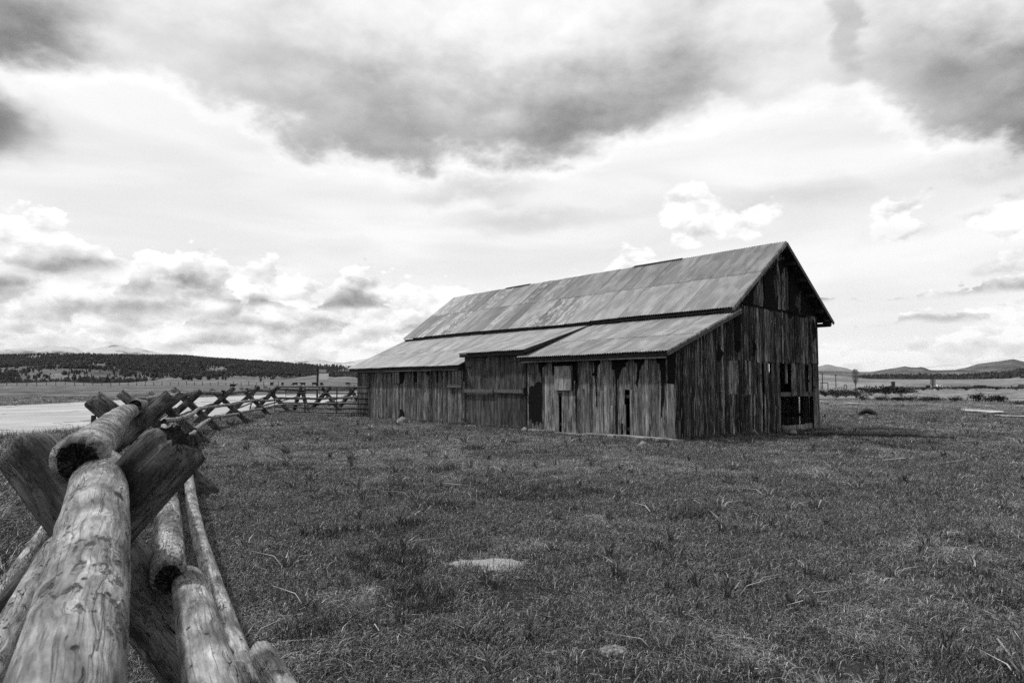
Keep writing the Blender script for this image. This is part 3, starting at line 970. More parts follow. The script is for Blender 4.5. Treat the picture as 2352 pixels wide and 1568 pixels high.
# ---- windows in the front wall
def window(s0, s1, z0, z1, sill):
    wf = MB()
    f = .05
    wf.box((-.03, s0, z0), (.02, s0 + f, z1)); wf.box((-.03, s1 - f, z0), (.02, s1, z1))
    wf.box((-.03, s0 + f, z0), (.02, s1 - f, z0 + f)); wf.box((-.03, s0 + f, z1 - f), (.02, s1 - f, z1))
    win = wf.build('window', M['beam'], barn)
    a, b, c, d = s0 + f, s1 - f, z0 + f, z1 - f
    mu = MB()
    for k in (1, 2):
        yy = a + (b - a) * k / 3
        mu.box((-.012, yy - .011, c), (.012, yy + .011, d))
    zz = (c + d) / 2
    for k in range(3):
        y0 = a + (b - a) * k / 3 + (.011 if k else 0); y1 = a + (b - a) * (k + 1) / 3 - (.011 if k < 2 else 0)
        mu.box((-.012, y0, zz - .012), (.012, y1, zz + .012))
        for (q0, q1) in ((c, zz - .012), (zz + .012, d)):
            MB().box((.002, y0, q0), (.006, y1, q1)).build('pane', M['glass'], win)
    mu.build('muntin', M['beam'], win)
    if sill:
        MB().box((-.09, s0 - .06, z0 - .10), (.0, s1 + .10, z0 - .003)).build('sill', M['beam'], win)


window(14.36, 15.11, 1.52, 2.10, False)
window(9.68, 10.46, 1.50, 2.09, True)

# ---- shutter of four pale boards
sh = MB().box((-.045, 3.68, 1.46), (-.028, 4.43, 1.54)).box((-.045, 3.68, 1.92), (-.028, 4.43, 2.0)).build('shutter', M['darkwood'], barn)
sw = [.19, .17, .19, .22]; q = 3.665
for k, w in enumerate(sw):
    plank(sh, M['pale'], q, w - .006, 1.35, 2.12, 'Y', [.2, .5, .8, .7][k], .3, .068, jag=.006, n=2)
    q += w

# ---- great door: fixed upper panel and two leaves behind one bar
up = MB().box((.0, 5.97, 1.44), (.04, 9.36, 1.52)).box((.0, 5.97, 2.36), (.04, 9.36, 2.44)).build('door_panel', M['darkwood'], barn)
s = 5.96
while s < 9.37:
    w = rb.choice([.10, .11, .12, .13, .14]); w = min(w, 9.375 - s)
    if w < .03: break
    c = s + w / 2
    plank(up, M['door'], s + .001, w - .004, 1.305, lean_mid(.0) - .05, 'Y', rb.uniform(.25, 1.), rb.uniform(.35, .6), .012 + rb.uniform(0, .004), jag=.004)
    s += w
for (a0, a1) in ((5.96, 7.635), (7.665, 9.37)):
    lf = MB().box((.0, a0 + .02, .25), (.03, a1 - .02, .35)).box((.0, a0 + .02, .92), (.03, a1 - .02, 1.02)).build('door_leaf', M['darkwood'], barn)
    s = a0
    while s < a1 - .01:
        w = min(rb.choice([.10, .12, .13, .15]), a1 - s)
        if w < .03: break
        plank(lf, M['door'], s + .001, w - .004, .04 + .01 * math.sin(s * 5), 1.292, 'Y', rb.uniform(.3, 1.) * (.8 if a0 < 7 else 1.1), rb.uniform(.35, .55), .018 + rb.uniform(0, .004), jag=.008)
        s += w
MB().box((-.085, 5.98, 1.235), (-.045, 7.70, 1.355)).build('door_bar', M['beam'], barn)
MB().box((-.125, 7.60, 1.225), (-.087, 9.49, 1.350)).build('door_bar', M['beam'], barn)
hd = MB().box((-.045, 5.86, .02), (.02, 5.955, 2.3)).build('door_post', M['darkwood'], barn)
MB().box((-.13, 5.88, 1.18), (-.046, 5.95, 1.42)).build('bar_bracket', M['iron'], hd)
hd = MB().box((-.030, 9.38, .02), (.02, 9.465, 2.55)).build('door_post', M['darkwood'], barn)
MB().box((-.135, 9.40, .75), (-.126, 9.46, 1.42)).build('bar_bracket', M['iron'], hd)


def hinge(s, z, w=.26, h=.055):
    v = [(-.062, s - w, z), (-.062, s, z + h), (-.062, s + w, z), (-.062, s, z - h)]
    v2 = [(-.052, b, c) for _, b, c in v]
    mesh_obj('hinge', v + v2, [(0, 1, 2, 3), (7, 6, 5, 4), (0, 4, 5, 1), (1, 5, 6, 2), (2, 6, 7, 3), (3, 7, 4, 0)], M['iron'], barn)


hinge(5.93, .13); hinge(9.40, .21); hinge(9.39, 1.12)
MB().bar((-.05, 9.33, 2.18), (-.05, 9.02, 2.17), .01, .05).build('strap', M['iron'], barn)
MB().bar((-.05, 6.85, 2.33), (-.05, 6.15, 2.36), .02, .05).build('strap', M['iron'], barn)
MB().box((-.30, 5.9, -.06), (.02, 9.45, .028)).build('door_sill', M['footing'], barn)

# ---- gable wall
gw = MB()
for z, t0, t1 in ((.30, .1, 5.9), (1.18, .1, 5.9), (2.20, .1, 8.35), (3.98, 3.1, 8.35)):
    gw.box((t0, .03, z), (t1, .10, z + .09))
for t in (.06, 1.5, T_WALL, 4.6, 5.86, 8.3):
    gw.box((t, .105, 0), (t + .12, .22, min(gable_top(t), 4.4) - .05))
gable = gw.build('gable_wall', M['darkwood'], barn)
GB = random.Random(12)


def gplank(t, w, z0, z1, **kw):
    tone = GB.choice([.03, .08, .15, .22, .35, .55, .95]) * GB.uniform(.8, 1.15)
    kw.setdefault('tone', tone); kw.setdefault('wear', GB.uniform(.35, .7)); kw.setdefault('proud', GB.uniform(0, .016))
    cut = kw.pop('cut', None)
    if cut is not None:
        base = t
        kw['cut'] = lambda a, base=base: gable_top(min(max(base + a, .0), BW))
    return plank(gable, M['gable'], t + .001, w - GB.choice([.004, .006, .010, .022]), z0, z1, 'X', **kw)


GW = [.08, .09, .10, .11, .12, .13, .14, .15]
# lean-to end and the lower tiers
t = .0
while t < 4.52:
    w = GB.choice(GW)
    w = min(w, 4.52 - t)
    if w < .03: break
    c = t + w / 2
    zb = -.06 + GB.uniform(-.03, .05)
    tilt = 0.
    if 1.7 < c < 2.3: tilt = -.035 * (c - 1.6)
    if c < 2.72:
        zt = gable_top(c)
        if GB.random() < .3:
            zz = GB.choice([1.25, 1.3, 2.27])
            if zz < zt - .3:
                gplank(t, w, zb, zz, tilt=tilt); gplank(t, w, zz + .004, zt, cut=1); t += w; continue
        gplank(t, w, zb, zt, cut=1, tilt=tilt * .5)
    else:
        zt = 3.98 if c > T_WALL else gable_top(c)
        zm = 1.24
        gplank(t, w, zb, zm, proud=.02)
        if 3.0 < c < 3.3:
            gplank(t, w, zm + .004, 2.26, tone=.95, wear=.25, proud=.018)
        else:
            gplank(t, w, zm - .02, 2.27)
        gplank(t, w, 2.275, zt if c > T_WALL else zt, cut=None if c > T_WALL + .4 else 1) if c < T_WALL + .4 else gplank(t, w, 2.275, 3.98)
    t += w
# between the tiers and the opening: long boards with gaps one can look through
for (t0, w, z0, z1, kw) in ((4.53, .13, -.05, 2.24, {}), (4.66, .12, .0, 2.24, {}), (4.91, .10, .0, 1.24, {}), (4.92, .17, 1.24, 2.24, dict(tone=.3)),
                            (5.07, .16, -.05, 2.24, dict(tone=.55)), (5.235, .13, -.05, 1.9, {}), (5.37, .16, -.06, 2.24, dict(tone=.2)),
                            (5.535, .13, -.05, 2.2, {}), (5.67, .21, -.06, 2.22, dict(tone=.35)),
                            (6.22, .15, 1.55, 2.24, dict(tone=.75)), (6.62, .17, 1.16, 2.26, {}), (6.795, .14, 1.15, 2.26, dict(tone=.6)),
                            (6.94, .20, 1.13, 2.26, {}), (7.145, .18, 1.14, 2.26, dict(tone=.4)), (7.33, .19, 1.16, 2.26, {}),
                            (7.80, .15, 1.15, 2.26, dict(tone=.3))):
    gplank(t0, w, z0, z1, **kw)
# corner boards by the opening
gplank(8.08, .21, -.16, 1.42, tone=.75, wear=.3, proud=.01); gplank(8.295, .18, -.17, 1.38, tone=.6, wear=.35, proud=.004)
gplank(8.08, .20, 1.43, 2.28, tone=.25); gplank(8.285, .185, 1.40, 2.28, tone=.3)
# the tier above
t = 4.52
while t < BW:
    w = min(GB.choice(GW), BW - t)
    if w < .03: break
    gplank(t, w, 2.245 + GB.uniform(-.03, .02), 3.97, proud=.012 + GB.uniform(0, .012))
    t += w
# the gable triangle
t = 3.30
while t < BW:
    w = min(GB.choice(GW), BW - t)
    if w < .03: break
    zt = gable_top(t + w / 2)
    if zt > 4.04:
        gplank(t, w, 3.98, zt, cut=1)
    t += w
for pts in GABLE_PAPER:
    q = [(max(min(a, 8.46), .02), b) for a, b in pts]
    q = [(a, min(b, gable_top(a) - .01)) for a, b in q]
    sheet_poly('tar_paper', q, 'X', -.036, .003, M['paper'], gable)
# pale patch board at the near corner, lintel and kick boards of the stock opening
plank(gable, M['pale'], -.02, .29, .0, 1.55, 'X', .75, .2, .042, jag=.02)
plank(gable, M['beam'], 5.97, 2.09, 1.13, 1.27, 'X', .6, .3, -.03, jag=.01, thick=.05)
MB().box((6.04, -.005, .0), (7.62, .045, .18)).build('kick_board', M['pale'], gable).color = (.3, .3, 0, 1)
MB().box((7.55, .048, .03), (8.06, .09, .20)).build('kick_board', M['pale'], gable).color = (.1, .3, 0, 1)
MB().bar((5.88, -.05, .18), (6.12, -.05, -.06), .05, .14).build('loose_board', M['beam'], gable)
MB().box((8.0, .23, .0), (8.12, .33, 3.6)).build('corner_post', M['darkwood'], gable)

# ---- closed back: rear wall, far end, upper front wall, earth floor
rear = MB()
rr_ = random.Random(3)
for z in (.4, 1.6, 2.8): rear.box((BW - .12, .25, z), (BW - .04, BL - .2, z + .09))
rear = rear.build('rear_wall', M['darkwood'], barn)
bb = MB(); s = .0
k = 0
while s < BL:
    w = rr_.choice([.14, .17, .2])
    if s < 4.5:
        plank(rear, M['gable'], BW - .035, .034, -.1, 3.7, 'X', .3, .5, 0).location = (BW - .035, s, 0)
        ob = rear.children[-1]
        bpy.data.objects.remove(ob)
        me = board_mesh('plank', w, -.1, 3.72, 'Y', seed=900 + k); me.materials.append(M['gable'])
        ob = bpy.data.objects.new('plank', me); ob.location = (BW - .03, s, 0); ob.color = (.3, .5, 0, 1); link(ob, rear)
        s += w + (.045 if k in (3, 9, 13) else .012 if k % 4 == 1 else .003)
    else:
        bb.box((BW - .03, s, -.1), (BW - .004, s + w, 3.72)); s += w + .002
    k += 1
tag(bb.build('plank_run', M['gable'], rear), kind='stuff')
fe = MB()
fe.add([(0, BL - .03, -.1), (BW, BL - .03, -.1), (BW, BL - .03, 3.9), (TR, BL - .03, 6.05), (T_WALL, BL - .03, 3.95), (T_WALL, BL - .03, 3.65), (0, BL - .03, 2.35)], [(0, 1, 2, 3, 4, 5, 6)])
fe.box((T_WALL - .02, .06, 3.30), (T_WALL + .02, BL - .06, 4.0))
fe.build('end_wall', M['darkwood'], barn)
MB().box((.2, .2, -.12), (BW - .15, BL - .1, -.02)).build('earth_floor', M['deck'], barn)
# stub of a roof at the far end
MB().bar((1.0, BL + .55, 1.85), (1.0, BL - .02, 2.12), 1.6, .06).build('shed_roof', M['darkwood'], barn)

# ---- roofs: deck, fascia and single corrugated sheets
def sheet_mesh(w, l, pitch=.095, amp=.013):
    n = max(4, int(round(w / pitch * 4)))
    V = []; Fc = []
    for j in range(2):
        for i in range(n + 1):
            x = w * i / n
            V.append((x, l * j, amp * math.sin(2 * math.pi * x / pitch)))
    for i in range(n):
        Fc.append((i, i + 1, n + 2 + i, n + 1 + i))
    me = bpy.data.meshes.new('roof_sheet')
    me.from_pydata(V, [], Fc)
    me.polygons.foreach_set('use_smooth', np.ones(len(me.polygons), dtype=bool))
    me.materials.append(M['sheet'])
    return me


RS = random.Random(21)


def roof(t0, z0, t1, z1, s0, s1, rows, sheetw, sag, tonef, patchf, name='roof', rot_to=1):
    """sloping from the eave (t0,z0) up to (t1,z1); sheets laid from the eave up, each one its own piece"""
    L = math.hypot(t1 - t0, z1 - z0)
    ut = (t1 - t0) / L; uz = (z1 - z0) / L
    dk = MB()
    nn = Vector((-uz, 0, ut)) if ut > 0 else Vector((uz, 0, -ut))
    # deck slab just under the sheets
    c = []
    for (tt, zz) in ((t0 + ut * .03, z0 + uz * .03), (t1, z1)):
        for ss in (s0 + .03, s1 - .03):
            c.append(Vector((tt, ss, zz)) - nn * .022)
    low = [v - nn * .03 for v in c]
    dk.add(c + low, [(0, 1, 3, 2), (4, 6, 7, 5), (0, 4, 5, 1), (2, 3, 7, 6), (0, 2, 6, 4), (1, 5, 7, 3)])
    deck = dk.build(name, M['deck'], barn)
    # local frame of a sheet: x along the length of the barn (towards the near gable), y up the slope
    lens = rows
    y0 = 0.
    for r_i, (yl, ln) in enumerate(lens):
        me = sheet_mesh(sheetw + .06, ln)
        nsh = int(math.ceil((s1 - s0) / sheetw))
        for i in range(nsh):
            sa = s1 - i * sheetw
            o = bpy.data.objects.new('roof_sheet', me)
            w = sheetw + .06
            if sa - w < s0 - .06:
                sa = s0 + w - .0
            ex = Vector((0, -1, 0)); ey = Vector((ut, 0, uz)); ez = ex.cross(ey)
            if ez.z < 0:
                ex = Vector((0, 1, 0)); ez = ex.cross(ey); sa = sa - w
            lift = .004 + .010 * r_i + (.0035 if i % 2 else 0.) + RS.uniform(0, .002)
            yo = yl + RS.uniform(-.018, .012) + (sag(sa) if r_i == 0 and sag else 0)
            p = Vector((t0, sa, z0)) + ey * yo + ez * lift
            mt = Matrix((ex, ey, ez)).transposed().to_4x4()
            mt = Matrix.Translation(p) @ mt @ Matrix.Rotation(RS.uniform(-.0025, .0025), 4, 'Z') @ Matrix.Rotation(RS.uniform(-.0015, .0015), 4, 'X')
            o.matrix_basis = mt
            o.color = (tonef(sa, r_i), patchf(sa, r_i), 0, 1)
            link(o, deck)
    return deck


SH = .66
Lf = math.hypot(TR - TE, ZR - ZE)
half = Lf * .52


def tone_main(s, r):
    if s < 7.2 and r == 0: return .72 + RS.uniform(-.06, .06)
    if s < 9 and r == 1: return .5 + RS.uniform(-.12, .1)
    return .40 + RS.uniform(-.3, .3)


def patch_main(s, r):
    if 7.0 < s < 9.6 and r == 0: return RS.uniform(.6, .9)
    if 10 < s < 19 and RS.random() < .35: return RS.uniform(.5, .85)
    return .0


wav = lambda s: .03 * math.sin(s * .55) - .05 * math.exp(-((s - 7.5) / 1.6) ** 2)
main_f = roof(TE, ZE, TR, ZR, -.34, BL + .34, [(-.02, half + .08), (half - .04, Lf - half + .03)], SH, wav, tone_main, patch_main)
Lb = math.hypot(TW - TR, ZR - ZW)
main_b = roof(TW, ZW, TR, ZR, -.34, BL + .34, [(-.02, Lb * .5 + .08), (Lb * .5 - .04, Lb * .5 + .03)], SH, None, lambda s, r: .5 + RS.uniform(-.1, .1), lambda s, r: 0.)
LT = 2.98
tone_r = lambda s, r: .82 + RS.uniform(-.16, .14)
patch_l = lambda s, r: RS.choice([0, 0, .15])
Lr = math.hypot(LT + .3, lean_right(LT) - lean_right(-.3))
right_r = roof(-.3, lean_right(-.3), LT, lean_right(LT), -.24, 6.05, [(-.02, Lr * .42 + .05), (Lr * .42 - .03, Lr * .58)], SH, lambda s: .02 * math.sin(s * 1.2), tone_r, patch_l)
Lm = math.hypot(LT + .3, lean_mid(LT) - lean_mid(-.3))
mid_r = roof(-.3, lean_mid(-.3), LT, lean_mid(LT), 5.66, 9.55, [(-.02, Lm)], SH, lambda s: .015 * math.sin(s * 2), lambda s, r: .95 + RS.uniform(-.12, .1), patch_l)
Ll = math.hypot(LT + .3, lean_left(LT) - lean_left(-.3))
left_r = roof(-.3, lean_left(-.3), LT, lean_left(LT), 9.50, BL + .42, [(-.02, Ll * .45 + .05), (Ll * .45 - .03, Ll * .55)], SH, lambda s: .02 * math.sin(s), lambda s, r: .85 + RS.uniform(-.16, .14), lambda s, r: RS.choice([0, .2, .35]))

# ridge cap of short warped boards
s = -.30
k = 0
while s < BL + .3:
    ln = RS.uniform(1.3, 2.4); e = min(s + ln, BL + .33)
    dz = RS.uniform(-.012, .018)
    if RS.random() < .12:
        m_ = MB()
        m_.bar((TR - .055, s, ZR - .004 + dz), (TR - .055, e - .02, ZR - .004 + RS.uniform(-.012, .02)), .12, .02, (-.6, 0, .8))
        m_.bar((TR + .055, s, ZR - .004 + dz), (TR + .055, e - .02, ZR - .004), .12, .02, (.6, 0, .8))
        m_.build('ridge_cap', M['darkwood'] if RS.random() < .6 else M['beam'], main_f)
    s = e + .001
# fascias under the eaves and barge boards along the gable
def eave(t, zf, s0, s1, name='fascia', mat=M['darkwood'], h=.13):
    MB().box((t + .06, s0, zf - .05 - h), (t + .10, s1, zf - .05)).build(name, mat, barn)


eave(TE, ZE, -.30, BL + .30, h=.07); eave(TW - .16, ZW, -.30, BL + .30)
eave(-.3, lean_right(-.3), -.2, 5.86, h=.11); eave(-.3, lean_mid(-.3), 5.70, 9.5, h=.11); eave(-.3, lean_left(-.3), 9.56, BL + .38, h=.11)
MB().box((-.262, -.18, lean_right(-.3) - .19), (-.22, 5.84, lean_right(-.3) - .163)).build('eave_trim', M['beam'], barn)
MB().box((-.262, 9.58, lean_left(-.3) - .19), (-.22, BL + .3, lean_left(-.3) - .163)).build('eave_trim', M['beam'], barn)
for (ta, za, tb, zb, ss, mat) in ((TE - .02, ZE - .02, TR, ZR - .02, -.36, M['pale']), (TW + .02, ZW - .02, TR, ZR - .02, -.36, M['beam']),
                                  (-.30, lean_right(-.3) - .03, 3.25, lean_right(3.25) - .03, -.28, M['beam']),
                                  (-.3, lean_mid(-.3) - .02, 2.9, lean_mid(2.9) - .02, 5.64, M['darkwood']),
                                  (-.3, lean_left(-.3) - .02, .4, lean_left(.4) - .02, 9.48, M['darkwood'])):
    MB().bar((ta, ss, za - .05), (tb, ss, zb - .05), .035, .10, (0, 0, 1)).build('barge_board', mat, barn).color = (.25, .3, 0, 1)
MB().bar((-.33, -.315, lean_right(-.3) - .005), (3.2, -.315, lean_right(3.2) - .005), .03, .05).build('barge_board', M['pale'], barn).color = (.5, .2, 0, 1)
# purlin ends carrying the overhang
for f in (.02, .2, .4, .6, .8, .97):
    tt = TR + (TW - TR) * f; zz = roof_back(tt) - .14
    MB().box((tt - .06, -.31, zz - .07), (tt + .06, -.04, zz + .05)).build('purlin_end', M['darkwood'], barn)
    tt = TR - (TR - TE) * f; zz = roof_front(tt) - .14
    if f > .1: MB().box((tt - .06, -.31, zz - .07), (tt + .06, -.04, zz + .05)).build('purlin_end', M['darkwood'], barn)
MB().box((BW + .0, -.30, ZW - .02), (TW - .04, -.26, ZW + .06)).build('soffit_board', M['darkwood'], barn)

# ---- pale broken footing along the foot of the wall
def slab(name, pts, z1, mat, parent=None, seed=0):
    rr = random.Random(seed)
    n = len(pts)
    cx = sum(p[0] for p in pts) / n; cy = sum(p[1] for p in pts) / n
    v = [(x, y, -.1) for x, y in pts] + [(x + (cx - x) * .06, y + (cy - y) * .06, z1 + rr.uniform(-.012, .012)) for x, y in pts] + [(cx, cy, z1 + .01)]
    f = [(i, (i + 1) % n, n + (i + 1) % n, n + i) for i in range(n)] + [(n + i, n + (i + 1) % n, 2 * n) for i in range(n)]
    return mesh_obj(name, v, f, mat, parent)


sr = random.Random(4)
s = -.55
while s < 5.7:
    e = s + sr.uniform(.7, 1.5); e = min(e, 5.75)
    out = -.26 - sr.uniform(0, .16) + (.12 if s > 4.3 else 0)
    pts = []
    for k in range(5): pts.append((out + sr.uniform(-.05, .05), e - (e - s) * k / 4))
    pts += [(.0, s + .01), (.0, e - .01)]
    pts = [(a, b) for a, b in pts][::-1]
    o = slab('footing_slab', pts, .07 + sr.uniform(-.02, .025) - .008 * s, M['footing'], barn, int(s * 10) + 20)
    s = e - .02

# ------------------------------------------------------------------ buck-and-rail log fence
fence = empty('log_fence', (-1.86, 3.1, 0))
tag(fence, 'old buck-and-rail fence of peeled logs curving away from the camera', 'fence')


def log_obj(name, p0, p1, r0, r1, parent, mat, seed, ring=14, square=0., bend=.02, seg=.28, hi=False):
    """a tapering, slightly crooked log (square > 0: hewn to a squarish section) from p0 to p1, rough at both ends"""
    p0 = Vector(p0); p1 = Vector(p1)
    L = (p1 - p0).length
    if hi: ring, seg = 40, .035
    n = max(4, int(L / seg))
    rr = random.Random(seed)
    ph = [rr.uniform(0, 6.28) for _ in range(6)]
    kn = [(rr.uniform(0, L), rr.uniform(0, 6.28), rr.uniform(.03, .10)) for _ in range(int(L * 3))]
    V = []
    off = Vector((seed * 3.17 % 50, seed * 1.31 % 50, 0))
    for i in range(n + 1):
        f = i / n
        zc = L * f
        rad = r0 + (r1 - r0) * f
        bx = bend * math.sin(math.pi * f * 1.3 + ph[0]) + .4 * bend * math.sin(5 * f + ph[1])
        by = bend * math.sin(math.pi * f * 1.1 + ph[2]) + .4 * bend * math.sin(6 * f + ph[3])
        for k in range(ring):
            a = 2 * math.pi * k / ring
            c, s_ = math.cos(a), math.sin(a)
            rd = rad
            if square:
                m = max(abs(c), abs(s_) * 1.0)
                rd = rad * ((1 - square) + square * (.86 / m))
            rd *= 1 + .05 * mnoise.noise(off + Vector((c * 1.2, s_ * 1.2, zc * 2.2))) + .025 * mnoise.noise(off + Vector((c * 4, s_ * 4, zc * 6)))
            if hi:
                rd *= 1 - .22 * math.exp(-min(zc, L - zc) / .022)
            for (kz, ka, kw) in kn:
                dz = (zc - kz) / .06
                if abs(dz) < 2.2:
                    da = math.atan2(math.sin(a - ka), math.cos(a - ka)) / .45
                    rd += rad * kw * .7 * math.exp(-dz * dz - da * da)
            if i in (0, n):
                rd *= rr.uniform(.84, .97)
            z = zc
            if i in (0, n):
                z += rr.uniform(-.03, .03) * (rad / .1) * (.4 if square else 1.)
            V.append((bx + rd * c, by + rd * s_, z))
    Fc = []; mi = []
    for i in range(n):
        for k in range(ring):
            k2 = (k + 1) % ring
            Fc.append((i * ring + k, i * ring + k2, (i + 1) * ring + k2, (i + 1) * ring + k)); mi.append(0)
    # ends: a rough, slightly hollow face
    for i, flip in ((0, True), (n, False)):
        b0 = i * ring
        cen = Vector((0, 0, 0))
        for k in range(ring): cen += Vector(V[b0 + k])
        cen /= ring
        inner = []
        for k in range(ring):
            v = Vector(V[b0 + k]); q = cen + (v - cen) * .55
            q.z += (.018 if flip else -.018) * rr.uniform(.3, 1.3)
            inner.append(len(V)); V.append(tuple(q))
        ci = len(V); V.append((cen.x, cen.y, cen.z + (.02 if flip else -.02)))
        for k in range(ring):
            k2 = (k + 1) % ring
            q1 = (b0 + k, inner[k], inner[k2], b0 + k2) if flip else (b0 + k, b0 + k2, inner[k2], inner[k])
            q2 = (inner[k], ci, inner[k2]) if flip else (inner[k], inner[k2], ci)
            Fc += [q1[::-1] if False else q1, q2]; mi += [1, 1]
    me = bpy.data.meshes.new(name)
    me.from_pydata(V, [], Fc)
    me.materials.append(mat); me.materials.append(M['end'])
    me.polygons.foreach_set('material_index', np.array(mi, dtype=np.int32))
    sm = np.array([q == 0 for q in mi], dtype=bool)
    me.polygons.foreach_set('use_smooth', sm)
    me.update()
    o = bpy.data.objects.new(name, me)
    d = (p1 - p0).normalized()
    q = d.to_track_quat('Z', 'Y')
    mt = Matrix.Translation(p0) @ q.to_matrix().to_4x4()
    o.matrix_basis = Matrix.Translation(-Vector(parent.location)) @ mt
    return link(o, parent)


# bucks: crossing points along the line of the fence
BUCKS = [(-1.86, 3.1), (-5.2, 9.4), (-7.7, 14.4), (-8.9, 17.6), (-10.6, 22.4), (-11.35, 26.8), (-12.7, 33.0), (-13.4, 38.2), (-11.9, 37.6), (-10.7, 38.8), (-10.35, 42.6), (-8.2, 45.5), (-5.5, 47.5)]
BUCKS = [(-1.86, 3.1), (-5.2, 9.4), (-7.7, 14.4), (-8.9, 17.6), (-10.6, 22.4), (-11.35, 26.8), (-12.7, 33.0), (-13.2, 37.6), (-11.9, 38.6), (-10.7, 39.2), (-10.0, 42.6), (-7.2, 44.5)]
fr = random.Random(17)
ZX = .93


def buck_frame(i):
    p = Vector((BUCKS[i][0], BUCKS[i][1], 0))
    a = Vector((*BUCKS[max(i - 1, 0)], 0)); b = Vector((*BUCKS[min(i + 1, len(BUCKS) - 1)], 0))
    if i == 0: a = Vector((-.25, 0, 0))
    tn = (b - a).normalized()
    if i == 0: return p, tn, Vector((.97, -.22, 0)).normalized()
    return p, tn, Vector((tn.y, -tn.x, 0))


def at(i, off, z, along=0.):
    p, tn, nn = buck_frame(i)
    return p + nn * off + tn * along + Vector((0, 0, z))


SL = 1.03
for i in range(len(BUCKS)):
    near = i == 0
    th = .112 if i < 5 else .10
    j = fr.uniform(-.03, .03) if i else 0
    jl = j if i else -.09
    SL = .94 if near else 1.03
    top = 1.36 + fr.uniform(-.04, .05) if i else 1.31
    topb = 1.34 + fr.uniform(-.04, .05) if i else 1.37
    # timber rising to the left, foot on the right
    log_obj('crossed_post', at(i, (ZX + .06) * SL + .02, -.06, .12), at(i, (ZX - top) * SL + jl, top, .12), th * 1.06 * (1.12 if near else 1.45 if i == 1 else 1), th * 1.0 * (1.02 if near else 1.45 if i == 1 else 1), fence, M['post'], 40 + i, 16, .75, .008, hi=near)
    # timber rising to the right, foot on the left
    log_obj('crossed_post', at(i, -(ZX + .06) * SL - .02, -.06, -.12), at(i, -(ZX - topb) * SL + j, topb, -.12), th * 1.1, th * 1.05, fence, M['post'], 60 + i, 16, .8, .008, hi=near)

# the span from behind the camera to the first buck
log_obj('rail', (-.17, .10, .98), at(0, .03, 1.20, .12), .080, .110, fence, M['log'], 101, bend=.018, hi=True)
log_obj('rail', (-.35, 1.05, .80), at(0, .47, .74, .12), .070, .070, fence, M['log'], 102, bend=.012, hi=True)
log_obj('rail', (.25, .9, .42), at(0, .84, .44, .12), .050, .050, fence, M['log'], 103, bend=.015, hi=True)
log_obj('rail', (-.62, .50, .83), (-1.95, 2.95, .90), .044, .042, fence, M['log'], 104, bend=.012, hi=True)
# first span
log_obj('rail', at(0, -.10, 1.285, -.32), at(1, .0, 1.19, .35), .108, .092, fence, M['barklog'], 111, bend=.03, hi=True)
log_obj('rail', at(0, .37, .80, -.12), at(1, .36, .72, .25), .075, .065, fence, M['barklog'], 112, bend=.02, hi=True)
log_obj('rail', at(0, .78, .36, -.08), at(1, .66, .38, .25), .054, .056, fence, M['log'], 113, bend=.03, hi=True)
log_obj('rail', at(0, -.78, .22, .1), at(1, -.7, .25, .3), .05, .05, fence, M['log'], 114, bend=.02)
for i in range(1, len(BUCKS) - 1):
    k = i + 1
    side = 1 if i % 2 else -1
    zt = ZX + .25
    log_obj('rail', at(i, .05 * side, zt + .05 + fr.uniform(-.02, .03), -.3), at(k, -.05 * side, zt + fr.uniform(-.03, .03), .3), .088, .075, fence, M['barklog'], 130 + i, bend=.03)
    log_obj('rail', at(i, .37, .73 + fr.uniform(-.03, .03), -.35), at(k, .37, .72 + fr.uniform(-.03, .03), .35), .062, .055, fence, M['log'], 160 + i, bend=.03)
    log_obj('rail', at(i, .70, .40 + fr.uniform(-.03, .03), -.3), at(k, .70, .38 + fr.uniform(-.03, .03), .3), .06, .052, fence, M['log'], 190 + i, bend=.035)
    if i % 3 != 2:
        log_obj('brace_pole', at(i, -.75, .30, .2), at(k, -.35, .78, -.1), .045, .04, fence, M['log'], 220 + i, bend=.02)

# black angle-iron post beside the fence
o = MB().bar((0, 0, 0), (-.01, 0, 1.12), .045, .05).build('iron_post', M['iron'])
o.location = (-6.15, 10.1, float(zg(-6.15, 10.1)))
tag(o, 'thin black iron post standing at the left of the log fence', 'post')
o = MB().bar((0, 0, -.1), (.34, 0, 1.45), .05, .05).build('leaning_post', M['iron'])
o.location = (-13.9, 36.2, float(zg(-13.9, 36.2)))
tag(o, 'thin dark leaning post behind the log fence near the gate', 'post')

# ------------------------------------------------------------------ tube gate
GA = Vector((-12.10, 34.9, 0)); GBv = Vector((-6.62, 31.95, 0))
gate = empty('tube_gate', tuple(GA), math.atan2(GBv.y - GA.y, GBv.x - GA.x))
tag(gate, 'long dark tubular steel farm gate between the fence and the barn', 'gate')
GLn = (GBv - GA).length
gtop, gbot = 1.37, .16
r_ = .036
# outer hoop: rounded upper corners
pts = [(0, 0, .02), (0, 0, gtop - .2)]
for k in range(1, 6):
    a = math.pi / 2 * k / 5
    pts.append((.2 - .2 * math.cos(a), 0, gtop - .2 + .2 * math.sin(a)))
pts.append((GLn * .5, 0, gtop + .01))
for k in range(0, 6):
    a = math.pi / 2 * k / 5
    pts.append((GLn - .2 + .2 * math.sin(a), 0, gtop - .2 + .2 * math.cos(a)))
pts += [(GLn, 0, -.02)]
b_ = MB(); b_.tube(pts, r_, 8); b_.build('hoop', M['gate'], gate, True)
for z in (1.09, .83, .59, .36, .15):
    MB().tube([(.03, 0, z), (GLn * .5, 0, z - .012), (GLn - .03, 0, z)], .029, 7).build('bar', M['gate'], gate, True)
for f in (.342, .675):
    MB().bar((GLn * f, -.03, .12), (GLn * f, -.03, gtop - .01), .05, .014, (0, 1, 0)).build('upright', M['gate'], gate)
